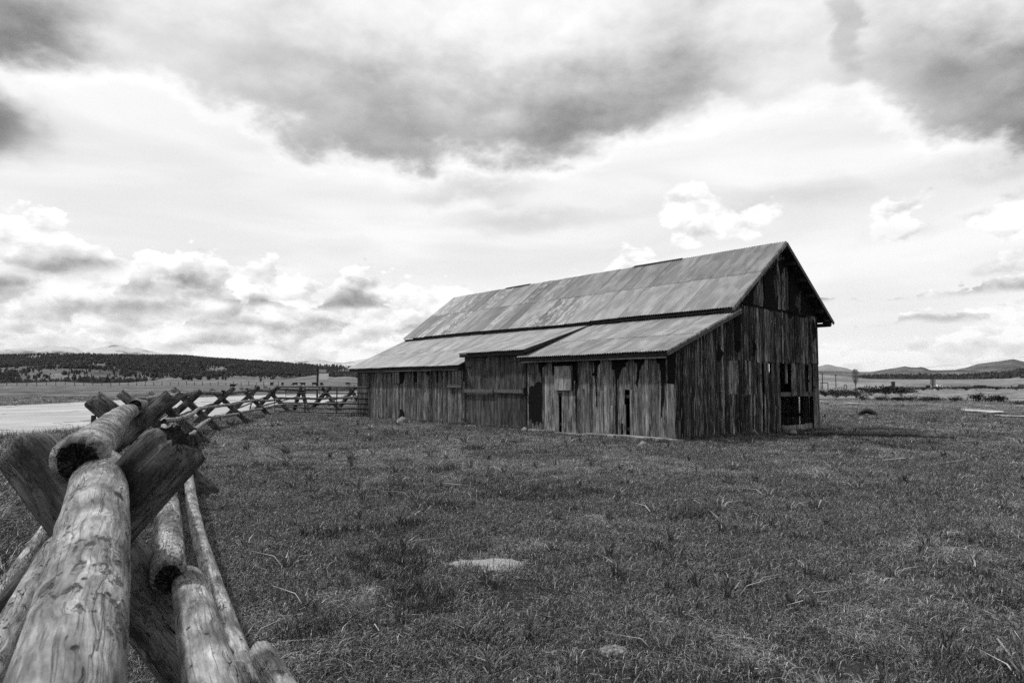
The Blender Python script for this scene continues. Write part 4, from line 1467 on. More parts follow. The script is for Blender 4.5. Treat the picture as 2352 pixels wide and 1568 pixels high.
for f in (.065, .845, .935):
    MB().tube([(GLn * f, 0, -.06), (GLn * f, 0, .15)], .015, 6).build('stay', M['gate'], gate)
MB().tube([(GLn + .0, 0, 1.30), (GLn + .12, .05, 1.28)], .02, 6).build('hinge', M['gate'], gate)
MB().tube([(GLn + .0, 0, 1.02), (GLn + .12, .05, .98)], .02, 6).build('hinge', M['gate'], gate)

# ------------------------------------------------------------------ scattering (uncountable stuff only)
def proto_collection(name, meshes):
    c = bpy.data.collections.new(name)
    for k, me in enumerate(meshes):
        c.objects.link(bpy.data.objects.new('%s_%02d' % (name, k), me))
    return c


def scatter(name, pts, rot, scl, idx, coll, label):
    me = bpy.data.meshes.new(name)
    n = len(pts)
    me.vertices.add(n)
    me.vertices.foreach_set('co', np.asarray(pts, np.float32).ravel())
    for nm, ty, dat, key in (('rot', 'FLOAT_VECTOR', rot, 'vector'), ('scl', 'FLOAT_VECTOR', scl, 'vector'), ('idx', 'INT', idx, 'value')):
        at_ = me.attributes.new(nm, ty, 'POINT')
        at_.data.foreach_set(key, np.asarray(dat, np.int32 if ty == 'INT' else np.float32).ravel())
    o = link(bpy.data.objects.new(name, me))
    g = bpy.data.node_groups.new(name, 'GeometryNodeTree')
    g.interface.new_socket('Geometry', in_out='INPUT', socket_type='NodeSocketGeometry')
    g.interface.new_socket('Geometry', in_out='OUTPUT', socket_type='NodeSocketGeometry')
    N = g.nodes; Lk = g.links
    gi = N.new('NodeGroupInput'); go = N.new('NodeGroupOutput')
    iop = N.new('GeometryNodeInstanceOnPoints')
    ci = N.new('GeometryNodeCollectionInfo')
    ci.inputs['Collection'].default_value = coll
    ci.inputs['Separate Children'].default_value = True
    ci.inputs['Reset Children'].default_value = True

    def attr(nm, ty):
        a = N.new('GeometryNodeInputNamedAttribute'); a.data_type = ty
        a.inputs['Name'].default_value = nm
        return [s for s in a.outputs if s.enabled and s.name == 'Attribute'][0]
    Lk.new(gi.outputs[0], iop.inputs['Points'])
    Lk.new(ci.outputs[0], iop.inputs['Instance'])
    iop.inputs['Pick Instance'].default_value = True
    Lk.new(attr('idx', 'INT'), iop.inputs['Instance Index'])
    Lk.new(attr('rot', 'FLOAT_VECTOR'), iop.inputs['Rotation'])
    Lk.new(attr('scl', 'FLOAT_VECTOR'), iop.inputs['Scale'])
    Lk.new(iop.outputs[0], go.inputs[0])
    md = o.modifiers.new('scatter', 'NODES')
    md.node_group = g
    tag(o, label, kind='stuff')
    return o


def tone_mesh(name, V, Fc, tones, mat):
    me = bpy.data.meshes.new(name)
    me.from_pydata(V, [], Fc)
    me.materials.append(mat)
    a = me.attributes.new('tone', 'FLOAT', 'FACE')
    a.data.foreach_set('value', np.asarray(tones, np.float32))
    me.update()
    return me


# ------------------------------------------------------------------ conifer woods on the hills
def conifer_mesh(seed, round_=False):
    rr = random.Random(seed)
    V = []; Fc = []; tn = []
    # unit height; ragged skirts of branches
    tiers = 7 if not round_ else 6
    b = len(V)
    for k in range(5):
        a = 2 * math.pi * k / 5; V.append((.02 * math.cos(a), .02 * math.sin(a), 0))
    V.append((0, 0, .5))
    for k in range(5): Fc.append((k, (k + 1) % 5, 5)); tn.append(.03)
    for q in range(tiers):
        f = q / tiers
        z0 = .10 + .84 * f
        if round_:
            rad = .30 * math.sin(math.pi * (.18 + .78 * f)) + .03
            h = .22
        else:
            rad = .24 * (1 - f) ** .85 + .02
            h = .26 * (1 - f * .4)
        nb = 7
        ph = rr.uniform(0, 6)
        dxy = (rr.uniform(-.03, .03), rr.uniform(-.03, .03))
        for k in range(nb):
            a = ph + 2 * math.pi * k / nb; a2 = a + 2 * math.pi / nb * rr.uniform(.7, 1.25)
            r1 = rad * rr.uniform(.55, 1.25)
            zz = z0 + rr.uniform(-.04, .03)
            i = len(V)
            V += [(dxy[0] + r1 * math.cos(a), dxy[1] + r1 * math.sin(a), zz), (dxy[0] + r1 * .9 * math.cos(a2), dxy[1] + r1 * .9 * math.sin(a2), zz + rr.uniform(-.02, .03)),
                  (dxy[0], dxy[1], min(z0 + h, 1.0))]
            Fc.append((i, i + 1, i + 2)); tn.append(rr.uniform(.016, .065))
    return tone_mesh('conifer', V, Fc, tn, M['needle'])


conif = proto_collection('conifer_kinds', [conifer_mesh(k, k >= 3) for k in range(6)])


def wood(name, H, label, n, tmin, tmax, hgt, density, azlim, seed):
    a0, tt, X, Y, Z = H
    rg = np.random.default_rng(seed)
    pts = []
    az = rg.uniform(azlim[0], azlim[1], n * 4); tq = tmin + (tmax - tmin) * rg.random(n * 4) ** .8
    ia = (az - a0[0]) / (a0[1] - a0[0]); i0 = np.clip(ia.astype(int), 0, len(a0) - 2); fa = ia - i0
    it = np.interp(tq, tt, np.arange(len(tt))); j0 = np.clip(it.astype(int), 0, len(tt) - 2); ft = it - j0

    def bl(A): return (A[i0, j0] * (1 - fa) + A[i0 + 1, j0] * fa) * (1 - ft) + (A[i0, j0 + 1] * (1 - fa) + A[i0 + 1, j0 + 1] * fa) * ft
    x, y, z = bl(X), bl(Y), bl(Z)
    keep = rg.random(len(x)) < density(x, y, az, tq)
    x, y, z = x[keep][:n], y[keep][:n], z[keep][:n]
    m = len(x)
    h = rg.uniform(hgt[0], hgt[1], m) * (1 + .25 * fbm(x / 60, y / 60, 5, 2))
    w = h * rg.uniform(.8, 1.5, m)
    rot = np.zeros((m, 3)); rot[:, 2] = rg.uniform(0, 6.28, m)
    scatter(name, np.stack([x, y, z - .4], 1), rot, np.stack([w, w, h], 1), rg.integers(0, 6, m), conif, label)


def dens_left(x, y, az, t):
    n = fbm(x / 130, y / 130, 71, 4) + .5 * fbm(x / 38, y / 38, 72, 3)
    d = sstep(n, -.36, .10) * .97 + .03
    # bare clearings: one on the shoulder at the left, thin ground near the foot on the right
    c = np.exp(-((az + 31.2) / 1.9) ** 2 - ((t - .88 - .02 * (az + 31)) / .07) ** 2)
    for (ca, ct, wa, wt) in ((-34.5, .45, 1.2, .04), (-27.5, .6, .8, .06), (-22.5, .72, 1.6, .05), (-20.5, .5, 1.0, .05), (-17.5, .62, 1.4, .06), (-15., .42, 1.2, .05), (-23.5, .32, 1.2, .05), (-13.5, .8, 1.5, .05)):
        c = c + .8 * np.exp(-((az - ca) / wa) ** 2 - ((t - ct - .03 * (az - ca)) / wt) ** 2)
    d = d * (1 - .97 * np.clip(c * 1.5, 0, 1))
    d = d * (1 - .75 * sstep(az, -24, -12) * sstep(n, .30, -.05))
    d = d * np.where(az > -27, sstep(t, .12, .26), sstep(t, .0, .06))
    return d


wood('conifer_wood', GH, 'dark conifer wood covering the long hill on the left', 42000, .02, 1.02, (3.2, 7.2), dens_left, (-46, 3), 81)


def dens_right(x, y, az, t):
    n = fbm(x / 110, y / 110, 91, 4)
    return sstep(n + .55 * sstep(t, .3, .8), -.05, .25) * sstep(t, .1, .3)


wood('dark_wood', WH, 'dark band of trees along the low rise on the right', 3200, .15, 1.02, (4, 7.5), dens_right, (24, 48), 83)


def dens_knoll(x, y, az, t):
    c = np.exp(-((az + 24.6) / .9) ** 2 - ((t - .8) / .2) ** 2) + np.exp(-((az + 23.0) / 1.0) ** 2 - ((t - .7) / .12) ** 2) + .5 * np.exp(-((az + 14.2) / .5) ** 2 - ((t - .95) / .1) ** 2)
    return np.clip(c, 0, 1) * .5 + .004


wood('knoll_trees', FH, 'scattered small conifers on the pale grassy knolls', 110, .3, 1.0, (5, 8), dens_knoll, (-36, -12), 85)


# ------------------------------------------------------------------ willow shrubs on the flats
def shrub_mesh(seed, n=420, upright=.5):
    rr = random.Random(seed)
    V = []; Fc = []; tn = []
    lob = [(rr.uniform(-.35, .35), rr.uniform(-.25, .25), rr.uniform(.28, .5), rr.uniform(.22, .42)) for _ in range(7)]
    for k in range(n):
        cx, cy, cz, cr = rr.choice(lob)
        th = rr.uniform(0, 6.28); u = rr.uniform(-.6, 1); q = cr * rr.random() ** .4
        s_ = math.sqrt(1 - u * u)
        p = Vector((cx + q * s_ * math.cos(th), cy + q * s_ * math.sin(th), max(.01, cz + q * u)))
        out = (p - Vector((0, 0, -.2))).normalized()
        w = rr.uniform(.012, .03); l = rr.uniform(.08, .2)
        sd = out.cross(Vector((rr.uniform(-1, 1), rr.uniform(-1, 1), rr.uniform(-1, 1)))).normalized() * w
        i = len(V)
        V += [p - sd, p + sd, p + out * l]
        Fc.append((i, i + 1, i + 2)); tn.append(rr.uniform(.02, .075))
    for k in range(26):
        th = rr.uniform(0, 6.28); q = rr.uniform(.1, .5)
        tip = Vector((q * math.cos(th), q * math.sin(th), rr.uniform(.5, 1.0)))
        i = len(V)
        V += [(-.012, 0, 0), (.012, 0, 0), tuple(tip)]
        Fc.append((i, i + 1, i + 2)); tn.append(.03)
    return tone_mesh('shrub', V, Fc, tn, M['needle'])


shrub_meshes = [shrub_mesh(200 + k) for k in range(4)]
# bearing (deg), elevation of the foot (deg), width m, height m
SHRUBS = [
    ('row', [(27.3, -.62, 16, 5), (28.1, -.66, 12, 5), (29.1, -.60, 17, 7), (30.0, -.62, 16, 6.5), (31.0, -.58, 15, 5.5), (31.9, -.55, 16, 6), (32.9, -.52, 15, 5.5), (33.6, -.55, 14, 6.5), (34.4, -.50, 17, 6),
             (35.3, -.50, 16, 5), (36.4, -.52, 14, 6), (37.2, -.50, 14, 6)]),
    ('mid', [(24.6, -1.05, 6, 2.4), (25.3, -1.15, 7, 2.8), (26.0, -1.1, 5, 2.4), (26.7, -1.12, 7, 2.6), (25.6, -.95, 9, 2.5), (27.7, -.98, 10, 3.4), (28.7, -1.02, 12, 3.8), (29.6, -.98, 9, 3.2),
             (27.1, -1.35, 3.5, 2.2), (28.3, -1.38, 4.0, 2.2), (29.4, -1.36, 5.5, 2.0), (30.2, -1.36, 4.5, 2.2), (31.0, -1.38, 5.0, 2.2), (31.7, -1.38, 5.0, 2.3),
             (32.9, -1.34, 4.0, 2.1), (34.2, -1.36, 4.5, 3.3), (34.9, -1.36, 5.0, 2.6), (35.5, -1.36, 4.0, 2.9), (36.7, -1.5, 6.0, 1.6), (37.3, -1.5, 6.0, 1.7)]),
]
ordn = ['first', 'second', 'third', 'fourth', 'fifth', 'sixth', 'seventh', 'eighth', 'ninth', 'tenth', 'eleventh', 'twelfth', 'thirteenth', 'fourteenth', 'fifteenth', 'sixteenth', 'seventeenth', 'eighteenth', 'nineteenth', 'twentieth']
for which, lst in SHRUBS:
    lst = sorted(lst)
    for k, (a, e, w, h) in enumerate(lst):
        p = ground_hit(a, e)
        r = math.hypot(p.x, p.y)
        o = bpy.data.objects.new('willow_shrub', shrub_meshes[k % 4])
        sc = r * .0065
        o.location = (p.x, p.y, p.z - .1)
        o.rotation_euler = (0, 0, k * 1.7)
        # sizes are given for about 150 m
        q = r / (320. if which == 'row' else 190.)
        o.scale = (w * .8 * q, w * .8 * q, h * .9 * q) if which == 'mid' else (w * .5 * q, w * .5 * q, h * .36 * q)
        link(o)
        tag(o, '%s dark willow shrub from the left in the %s row on the flats' % (ordn[k], 'farther' if which == 'row' else 'nearer'), 'shrub',
            'willow shrubs on the river flats')

# ------------------------------------------------------------------ the lone tree, poles, farm
def bare_tree(name, loc, h, spread, label, seed):
    rr = random.Random(seed)
    root = empty(name, tuple(loc))
    tr = MB(); tr.tube([(0, 0, -.2), (.02, 0, h * .3), (.0, .05, h * .65), (0, 0, h * .97)], [.030 * h * .7, .016 * h, .009 * h, .002 * h], 7)
    for k in range(26):
        z = h * rr.uniform(.28, .9); a = rr.uniform(0, 6.28); l = spread * (1 - abs(z / h - .5)) * rr.uniform(.5, 1.0)
        tr.tube([(0, 0, z), (l * .5 * math.cos(a), l * .5 * math.sin(a), z + l * .7), (l * .8 * math.cos(a), l * .8 * math.sin(a), z + l * 1.4)], [.005 * h, .003 * h, .001 * h], 4)
    tr.build('trunk', M['darkwood'], root)
    V = []; Fc = []; tn = []
    for k in range(2600):
        f = rr.random() ** .8
        z = h * (.25 + .75 * f)
        rad = spread * (math.sin(math.pi * min(1, .12 + .88 * (1 - f) ** .8)) ** .7) * .62 * math.sqrt(rr.random())
        a = rr.uniform(0, 6.28)
        p = Vector((rad * math.cos(a), rad * math.sin(a), z))
        d = Vector((p.x * .6, p.y * .6, h * .25 + rr.uniform(-.3, .3))).normalized()
        s_ = d.cross(Vector((rr.uniform(-1, 1), rr.uniform(-1, 1), .2))).normalized() * .006 * h * .45
        i = len(V); V += [p - s_, p + s_, p + d * rr.uniform(.03, .08) * h]; Fc.append((i, i + 1, i + 2)); tn.append(rr.uniform(.08, .18))
    me = tone_mesh('crown', V, Fc, tn, M['needle'])
    link(bpy.data.objects.new('crown', me), root)
    tag(root, label, 'tree')


p = ground_hit(26.67, -.62); q = math.hypot(p.x, p.y)
bare_tree('poplar_tree', p, q * 47 / 1568 * .9, q * 11 / 1568, 'tall pale budding tree standing among shrubs right of the barn', 4)
p = ground_hit(31.6, -.55); q = math.hypot(p.x, p.y)
bare_tree('poplar_tree', p, q * 26 / 1568 * .9, q * 8 / 1568, 'thin faint bare tree near the farm sheds', 6)


def pole(az, el, h_px, label):
    p = ground_hit(az, el); r = math.hypot(p.x, p.y); h = r * h_px / 1568 * .87
    root = empty('utility_pole', tuple(p))
    w = max(.16, r * .0011)
    MB().tube([(0, 0, -.3), (0, 0, h)], [w * .55, w * .4], 7).build('shaft', M['darkwood'], root)
    for dz in (.03, .10):
        MB().box((-h * .12, -.06, h * (1 - dz) - .12), (h * .12, .06, h * (1 - dz))).build('crossarm', M['darkwood'], root)
    for k in (-.11, -.05, .05, .11):
        MB().tube([(h * k, 0, h * .97), (h * k, 0, h * 1.0)], w * .35, 5).build('insulator', M['beam'], root)
    tag(root, label, 'utility pole')
    return p, h


pa, ha = pole(24.42, -.55, 40, 'utility pole with crossarm nearest to the barn corner')
pb, hb = pole(25.34, -.42, 32, 'utility pole with crossarm standing left of the lone tree')
wires = empty('power_line', tuple(pa))
tag(wires, 'thin power wires sagging across the sky at far right', 'wire')
for k, (dx, e1) in enumerate(((-.9, 2.95), (0., 2.75), (.9, 2.2))):
    a = Vector((pa.x + dx, pa.y, pa.z + ha * .97)); b = Vector((math.sin(R(46)) * 260, math.cos(R(46)) * 260, 1.6 + 260 * math.tan(R(e1))))
    pts = []
    for i in range(19):
        f = i / 18
        q = a.lerp(b, f); q.z -= 4 * 2.2 * f * (1 - f)
        pts.append(q - pa)
    MB().tube(pts, .028, 4).build('wire', M['iron'], wires)


def frame_gate(az, el, wpx, hpx, label):
    p = ground_hit(az, el); r = math.hypot(p.x, p.y); s = r / 1568 * .87
    root = empty('ranch_arch', tuple(p), -R(az))
    t_ = max(.15, r * .0009)
    for x in (-.5, .5): MB().box((x * wpx * s - t_ / 2, -t_ / 2, -.2), (x * wpx * s + t_ / 2, t_ / 2, hpx * s - t_)).build('post', M['darkwood'], root)
    MB().box((-.56 * wpx * s, -t_ / 2, hpx * s - t_), (.56 * wpx * s, t_ / 2, hpx * s)).build('crossbeam', M['darkwood'], root)
    tag(root, label, 'gate')


frame_gate(24.55, -.58, 15, 18, 'tall log entrance frame beside the nearest utility pole')
frame_gate(25.98, -.45, 5.5, 9, 'small dark post frame on the flats left of the lone tree')


def building(name, az, el, wpx, hpx, dpx, roof_px, label, wallv, roofv, cat='building', win=3, flat=False):
    p = ground_hit(az, el); r = math.hypot(p.x, p.y); s = r / 1568 * .87
    root = empty(name, tuple(p), -R(az) + .25)
    w, h, d, rh = wpx * s, hpx * s, dpx * s, roof_px * s
    MB().box((-w / 2, -d / 2, -.4), (w / 2, d / 2, h)).build('wall', plain(name + ' wall', wallv, .9, .25, 1.), root)
    m_ = MB()
    if flat:
        m_.box((-w * .52, -d * .52, h + .003), (w * .52, d * .52, h + rh))
    else:
        o_ = .08 * w
        m_.add([(-w / 2 - o_, -d / 2 - o_, h + .003), (w / 2 + o_, -d / 2 - o_, h + .003), (w / 2 + o_, d / 2 + o_, h + .003), (-w / 2 - o_, d / 2 + o_, h + .003), (-w / 2 - o_ * .5, 0, h + rh), (w / 2 + o_ * .5, 0, h + rh)],
               [(0, 1, 5, 4), (2, 3, 4, 5), (1, 2, 5), (3, 0, 4), (3, 2, 1, 0)])
    m_.build('roof', plain(name + ' roof', roofv, .9, .25, 1.), root)
    for k in range(win):
        x = -w / 2 + w * (k + .5) / win
        MB().box((x - w * .06, -d / 2 - .06, h * .35), (x + w * .06, -d / 2 - .01, h * .75)).build('window', M['iron'], root)
    tag(root, label, cat)


building('watch_tower', 29.13, -.46, 6.5, 13, 6.5, 4, 'narrow dark tower house with pitched roof among the farm sheds', .03, .02, win=2)
building('white_tank', 32.0, -.42, 10, 9, 8, .6, 'white block of stacked tanks beside the farm sheds', .75, .6, 'tank', 2, True)
building('low_shed', 31.3, -.40, 8, 5.5, 6, 1, 'low dark open shed left of the white tanks', .04, .05, 'shed', 3, True)
building('farm_house', 34.4, -.40, 20, 3, 10, 4, 'low house with wide dark roof behind the willows', .06, .025, 'house', 4)
building('ranch_house', 36.9, -.33, 22, 3, 9, 3.5, 'low pale ranch house at the right edge of the hay field', .12, .03, 'house', 4)


def pickup(az, el, label, flip=1):
    p = ground_hit(az, el); r = math.hypot(p.x, p.y); s = r / 1568 * .87
    L = 15 * s; root = empty('pickup_truck', tuple(p), -R(az) + (0 if flip > 0 else math.pi))
    h = L * .3
    body = [(-.5, .22), (-.5, .52), (-.14, .52), (-.08, .92), (.18, .95), (.28, .58), (.5, .5), (.5, .22)]
    W = L * .19
    v = [(x * L, -W, z * h * 1.15) for x, z in body] + [(x * L, W, z * h * 1.15) for x, z in body]
    n = len(body)
    mesh_obj('body', v, [tuple(range(n)), tuple(range(2 * n - 1, n - 1, -1))] + [(i, n + i, n + (i + 1) % n, (i + 1) % n) for i in range(n)], plain('white truck paint', .6, .4, .1), root)
    MB().add([(-.05 * L, -W - .02, .62 * h), (-.02 * L, -W - .02, .98 * h), (.16 * L, -W - .02, 1.0 * h), (.22 * L, -W - .02, .66 * h)], [(0, 1, 2, 3)]).build('window', M['iron'], root)
    for x in (-.3, .32):
        for y in (-W, W):
            MB().tube([(x * L, y - .1, .2 * h), (x * L, y + .1, .2 * h)], .24 * h, 10).build('wheel', M['iron'], root)
    tag(root, label, 'pickup truck', 'pickups parked by the farm')


pickup(28.85, -.47, 'white pickup parked left of the tower house')
pickup(29.5, -.47, 'white pickup parked right of the tower house', -1)
pickup(30.5, -.45, 'white pickup parked between the tower house and the open shed')

# water on the flats
def mat_water():
    m, t = new_mat('still water')
    p = t.n('ShaderNodeTexCoord').outputs['Object']
    finish(t, .02, .06, t.noise(p, 3., 3., .5), .05, .02, .5)
    return m


M['water'] = mat_water()


def pond(az0, el0, az1, el1, wid, label, seed, depth=.05):
    a = ground_hit(az0, el0); b = ground_hit(az1, el1)
    n = 28
    V = []
    d = (b - a); nn = Vector((-d.y, d.x, 0)).normalized()
    for i in range(n + 1):
        f = i / n
        w = wid * (.35 + .65 * math.sin(math.pi * f)) * (1 + .5 * float(vnoise(f * 9, seed, 3)))
        c = a.lerp(b, f) + nn * wid * .5 * float(vnoise(f * 5, seed + 4, 7))
        z = max(float(zg(c.x + nn.x * k * w, c.y + nn.y * k * w)) for k in (-1, 0, 1)) + depth
        V += [(c.x - nn.x * w, c.y - nn.y * w, z), (c.x + nn.x * w, c.y + nn.y * w, z)]
    zz = sum(v[2] for v in V) / len(V) + .02
    V = [(v[0], v[1], max(zz, v[2])) for v in V]
    o = mesh_obj('water', V, [(2 * i, 2 * i + 1, 2 * i + 3, 2 * i + 2) for i in range(n)], M['water'])
    tag(o, label, kind='structure')


pond(32.9, -1.95, 35.3, -2.15, 1.0, 'bright bend of the stream on the right flats', 3)
pond(35.0, -2.32, 40.0, -2.45, .5, 'narrow stretch of the stream at the right edge', 8)
pond(25.9, -1.62, 26.9, -1.60, 1.2, 'small bright pool just right of the barn', 5)


# ------------------------------------------------------------------ cattle
def cow_mesh(seed, graze):
    # ring-lofted body: one continuous surface from rump to muzzle with four legs drawn out of it
    V = []; Fc = []

    def loft(rings, cap=True):
        b = len(V); n = len(rings[0])
        for r in rings: V.extend(r)
        for i in range(len(rings) - 1):
            for k in range(n):
                k2 = (k + 1) % n
                Fc.append((b + i * n + k, b + i * n + k2, b + (i + 1) * n + k2, b + (i + 1) * n + k))
        Fc.append(tuple(b + k for k in range(n - 1, -1, -1))); Fc.append(tuple(b + (len(rings) - 1) * n + k for k in range(n)))

    def ring(x, z, ry, rz, n=10, tilt=0.):
        return [(x + tilt * math.sin(2 * math.pi * k / n) * rz, ry * math.cos(2 * math.pi * k / n), z + rz * math.sin(2 * math.pi * k / n)) for k in range(n)]
    hz = .45 if graze else 1.35
    body = [ring(-.98, 1.15, .08, .12), ring(-.9, 1.1, .24, .30), ring(-.6, 1.06, .31, .38), ring(-.1, 1.0, .36, .42), ring(.4, 1.0, .33, .42), ring(.75, 1.06, .25, .34),
            ring(1.0, 1.06 + (hz - 1.06) * .35, .17, .22), ring(1.2, 1.06 + (hz - 1.06) * .75, .13, .16), ring(1.38, hz + .02, .12, .14), ring(1.6, hz - .10, .08, .09), ring(1.68, hz - .13, .05, .05)]
    loft(body)
    for (x, y) in ((-.72, .2), (-.72, -.2), (.6, .19), (.6, -.19)):
        back = x < 0
        loft([[(x + cx * r, y + cy * r, z) for cx, cy in ((1, 0), (.5, .87), (-.5, .87), (-1, 0), (-.5, -.87), (.5, -.87))] for (z, r, x) in
              ((.9, .15, x), (.62, .10, x + (.06 if back else 0)), (.42, .065, x + (-.05 if back else .02)), (.12, .05, x), (.0, .07, x + .02))])
    for sy in (-1, 1):
        loft([[(1.3 + a, sy * (.10 + q), hz + .12 + c) for a, c in ((-.03, 0), (.03, 0), (0, .05))] for q in (0, .14)])
    loft([[(-1.0 - .02 * i, a, 1.2 - .25 * i + c) for a, c in ((-.02, 0), (.02, 0), (0, .03))] for i in range(4)])
    me = bpy.data.meshes.new('cow')
    me.from_pydata(V, [], Fc)
    me.materials.append(M['black'])
    me.polygons.foreach_set('use_smooth', np.ones(len(me.polygons), dtype=bool))
    me.update()
    return me


cow_g, cow_s = cow_mesh(1, True), cow_mesh(2, False)
COWS = [(-22.2, -.33, .2, 0, 1), (-19.35, -.09, 1.45, 0, 0), (-18.55, -.09, 1.6, 0, 0), (-17.6, -.10, 3.3, 1, 0), (-17.0, -.10, 3.1, 0, 0), (-16.1, -.12, .1, 1, 0), (-15.55, -.12, 1.4, 1, 0),
        (-13.5, -.06, .2, 1, 0), (-12.1, -.06, 3.1, 1, 0), (-11.3, -.05, .3, 1, 0), (-10.2, -.07, 3.0, 1, 0)]
cl = ['black cow lying alone in the field left of the herd'] + ['%s black cow from the left in the herd beyond the fence' % ordn[k] for k in range(10)]
for (a, e, rz, g, lie), lb in zip(COWS, cl):
    r = 300 + (40 if a > -14 else 0)
    if lie: r = 270
    x, y = r * math.sin(R(a)), r * math.cos(R(a))
    o = bpy.data.objects.new('cow', cow_g if g else cow_s)
    o.location = (x, y, float(zg(x, y)) - (.55 if lie else .0))
    o.rotation_euler = (0, 0, rz)
    o.scale = (1.12, 1.12, 1.12)
    link(o)
    tag(o, lb, 'cow', 'black cattle in the far pasture')

# far wire fence and two low gates across the road
wf_ = empty('wire_fence', (-60, 200, 0)); tag(wf_, 'thin far post-and-wire fence at the foot of the hill', 'fence')
for k in range(34):
    a = -37 + k * .55; r = 420 - k * 2
    x, y = r * math.sin(R(a)), r * math.cos(R(a))
    MB().box((x + 60 - .12, y - 200 - .12, 0), (x + 60 + .12, y - 200 + .12, 1.9 + .3 * math.sin(k * 3.3))).build('post', M['beam'], wf_)
for (az0, az1, r, lb) in ((-18.3, -15.9, 62, 'low tube gate across the road behind the fence bend'), (-15.7, -13.2, 62, 'low tube gate across the road seen through the near gate')):
    A_ = Vector((r * math.sin(R(az0)), r * math.cos(R(az0)), 0)); B_ = Vector((r * math.sin(R(az1)), r * math.cos(R(az1)), 0))
    gg = empty('tube_gate', tuple(A_), math.atan2(B_.y - A_.y, B_.x - A_.x)); tag(gg, lb, 'gate')
    Lq = (B_ - A_).length
    MB().tube([(0, 0, -.1), (0, 0, 1.0), (.15, 0, 1.18), (Lq - .15, 0, 1.18), (Lq, 0, 1.0), (Lq, 0, -.1)], .04, 6).build('hoop', M['gate'], gg)
    for z in (.85, .55, .25): MB().tube([(.0, 0, z), (Lq, 0, z)], .03, 5).build('bar', M['gate'], gg)
    MB().bar((Lq * .55, 0, .1), (Lq * .55, 0, 1.15), .06, .03, (0, 1, 0)).build('upright', M['gate'], gg)
sgn = empty('road_sign', (-17.35, 61, 0), .2); tag(sgn, 'small white sign board on a dark post by the road gate', 'sign')
MB().tube([(0, 0, -.2), (0, 0, 3.0)], .09, 7).build('post', M['darkwood'], sgn)
MB().box((.12, -.03, 1.9), (.95, .0, 2.4)).build('board', plain('white sign', .6, .6, .1), sgn)
MB().box((.12, -.03, 2.48), (.75, .0, 2.75)).build('board', plain('grey sign', .3, .6, .1), sgn)


# ------------------------------------------------------------------ stones, planks and other small things in the pasture
def stone_mesh(seed, flat=.5):
    rr = random.Random(seed)
    V = []; Fc = []
    n, m_ = 10, 5
    for i in range(m_ + 1):
        ph = math.pi / 2 * i / m_
        for k in range(n):
            a = 2 * math.pi * k / n
            q = 1 + .28 * mnoise.noise(Vector((math.cos(a) * 1.4 + seed, math.sin(a) * 1.4, i * .5)))
            V.append((q * math.cos(ph) * math.cos(a) * .5, q * math.cos(ph) * math.sin(a) * .36, q * math.sin(ph) * flat - .08))
    for i in range(m_):
        for k in range(n):
            k2 = (k + 1) % n
            Fc.append((i * n + k, i * n + k2, (i + 1) * n + k2, (i + 1) * n + k))
    me = bpy.data.meshes.new('stone'); me.from_pydata(V, [], Fc); me.materials.append(M['stone'])
    me.polygons.foreach_set('use_smooth', np.ones(len(me.polygons), dtype=bool)); me.update()
    return me


stones = [stone_mesh(k, .45 + .1 * (k % 3)) for k in range(5)]


def put_stone(x, y, s, label, group=None, k=0, sink=0.):
    o = bpy.data.objects.new('stone', stones[k % 5])
    o.location = (x, y, float(zg(x, y)) - sink); o.scale = (s, s, s); o.rotation_euler = (0, 0, k * 2.3)
    link(o); tag(o, label, 'stone', group)


put_stone(10.85, 22.2, .42, 'largest pale round stone by the open barn corner', k=0)
put_stone(8.9, 21.75, .28, 'pale stone left of the largest round stone by the barn corner', k=1)
put_stone(7.4, 21.0, .28, 'small pale stone at the foot of the stock opening', k=2)
put_stone(3.3, 17.3, .32, 'flat pale stone lying before the near barn corner', k=3)
put_stone(-4.35, 27.3, .45, 'white stone at the foot of the left barn wall', k=4)
put_stone(.4, 22.2, .3, 'pale pointed stone at the wall left of the door', k=1)
ST = [(24.7, -6.3), (25.5, -5.7), (27.3, -5.1), (28.1, -3.25), (28.9, -3.3), (29.6, -3.3), (30.3, -3.28), (31.3, -3.0), (27.0, -2.75), (30.0, -4.6), (33.0, -3.6), (33.4, -2.6), (35.2, -2.8), (26.3, -4.2), (34.5, -6.2), (31.5, -6.9)]
for k, (a, e) in enumerate(ST):
    p = ground_hit(a, e); r = math.hypot(p.x, p.y)
    put_stone(p.x, p.y, r * .0042 * (1 + .5 * ((k * 7) % 3)), 'small pale stone scattered on the ground right of the barn', 'small stones right of the barn', k)
gr = random.Random(77)
for k in range(34):
    a = gr.uniform(-24, 37); e = -gr.uniform(6.5, 22)
    p = ground_hit(a, e); r = math.hypot(p.x, p.y)
    if p.x < -1.5 and p.y < 4.5: continue
    s, t = barn_st(p.x, p.y)
    if s > -.6 and t > -.6: continue
    put_stone(p.x, p.y, gr.uniform(.02, .045) + r * .0016, 'little pale stone or clod lying in the pasture grass', 'clods and pebbles in the pasture', k)


def plank_thing(az, el, L, w, rz, label, tone=.6):
    p = ground_hit(az, el)
    me = board_mesh('fallen_plank', w, 0, L, 'X', seed=int(az * 10) + 500)
    me.materials.append(M['pale'])
    o = bpy.data.objects.new('fallen_plank', me)
    o.rotation_euler = (R(-86), 0, rz); o.location = (p.x, p.y, p.z + .035); o.color = (tone, .3, 0, 1)
    link(o); tag(o, label, 'plank')


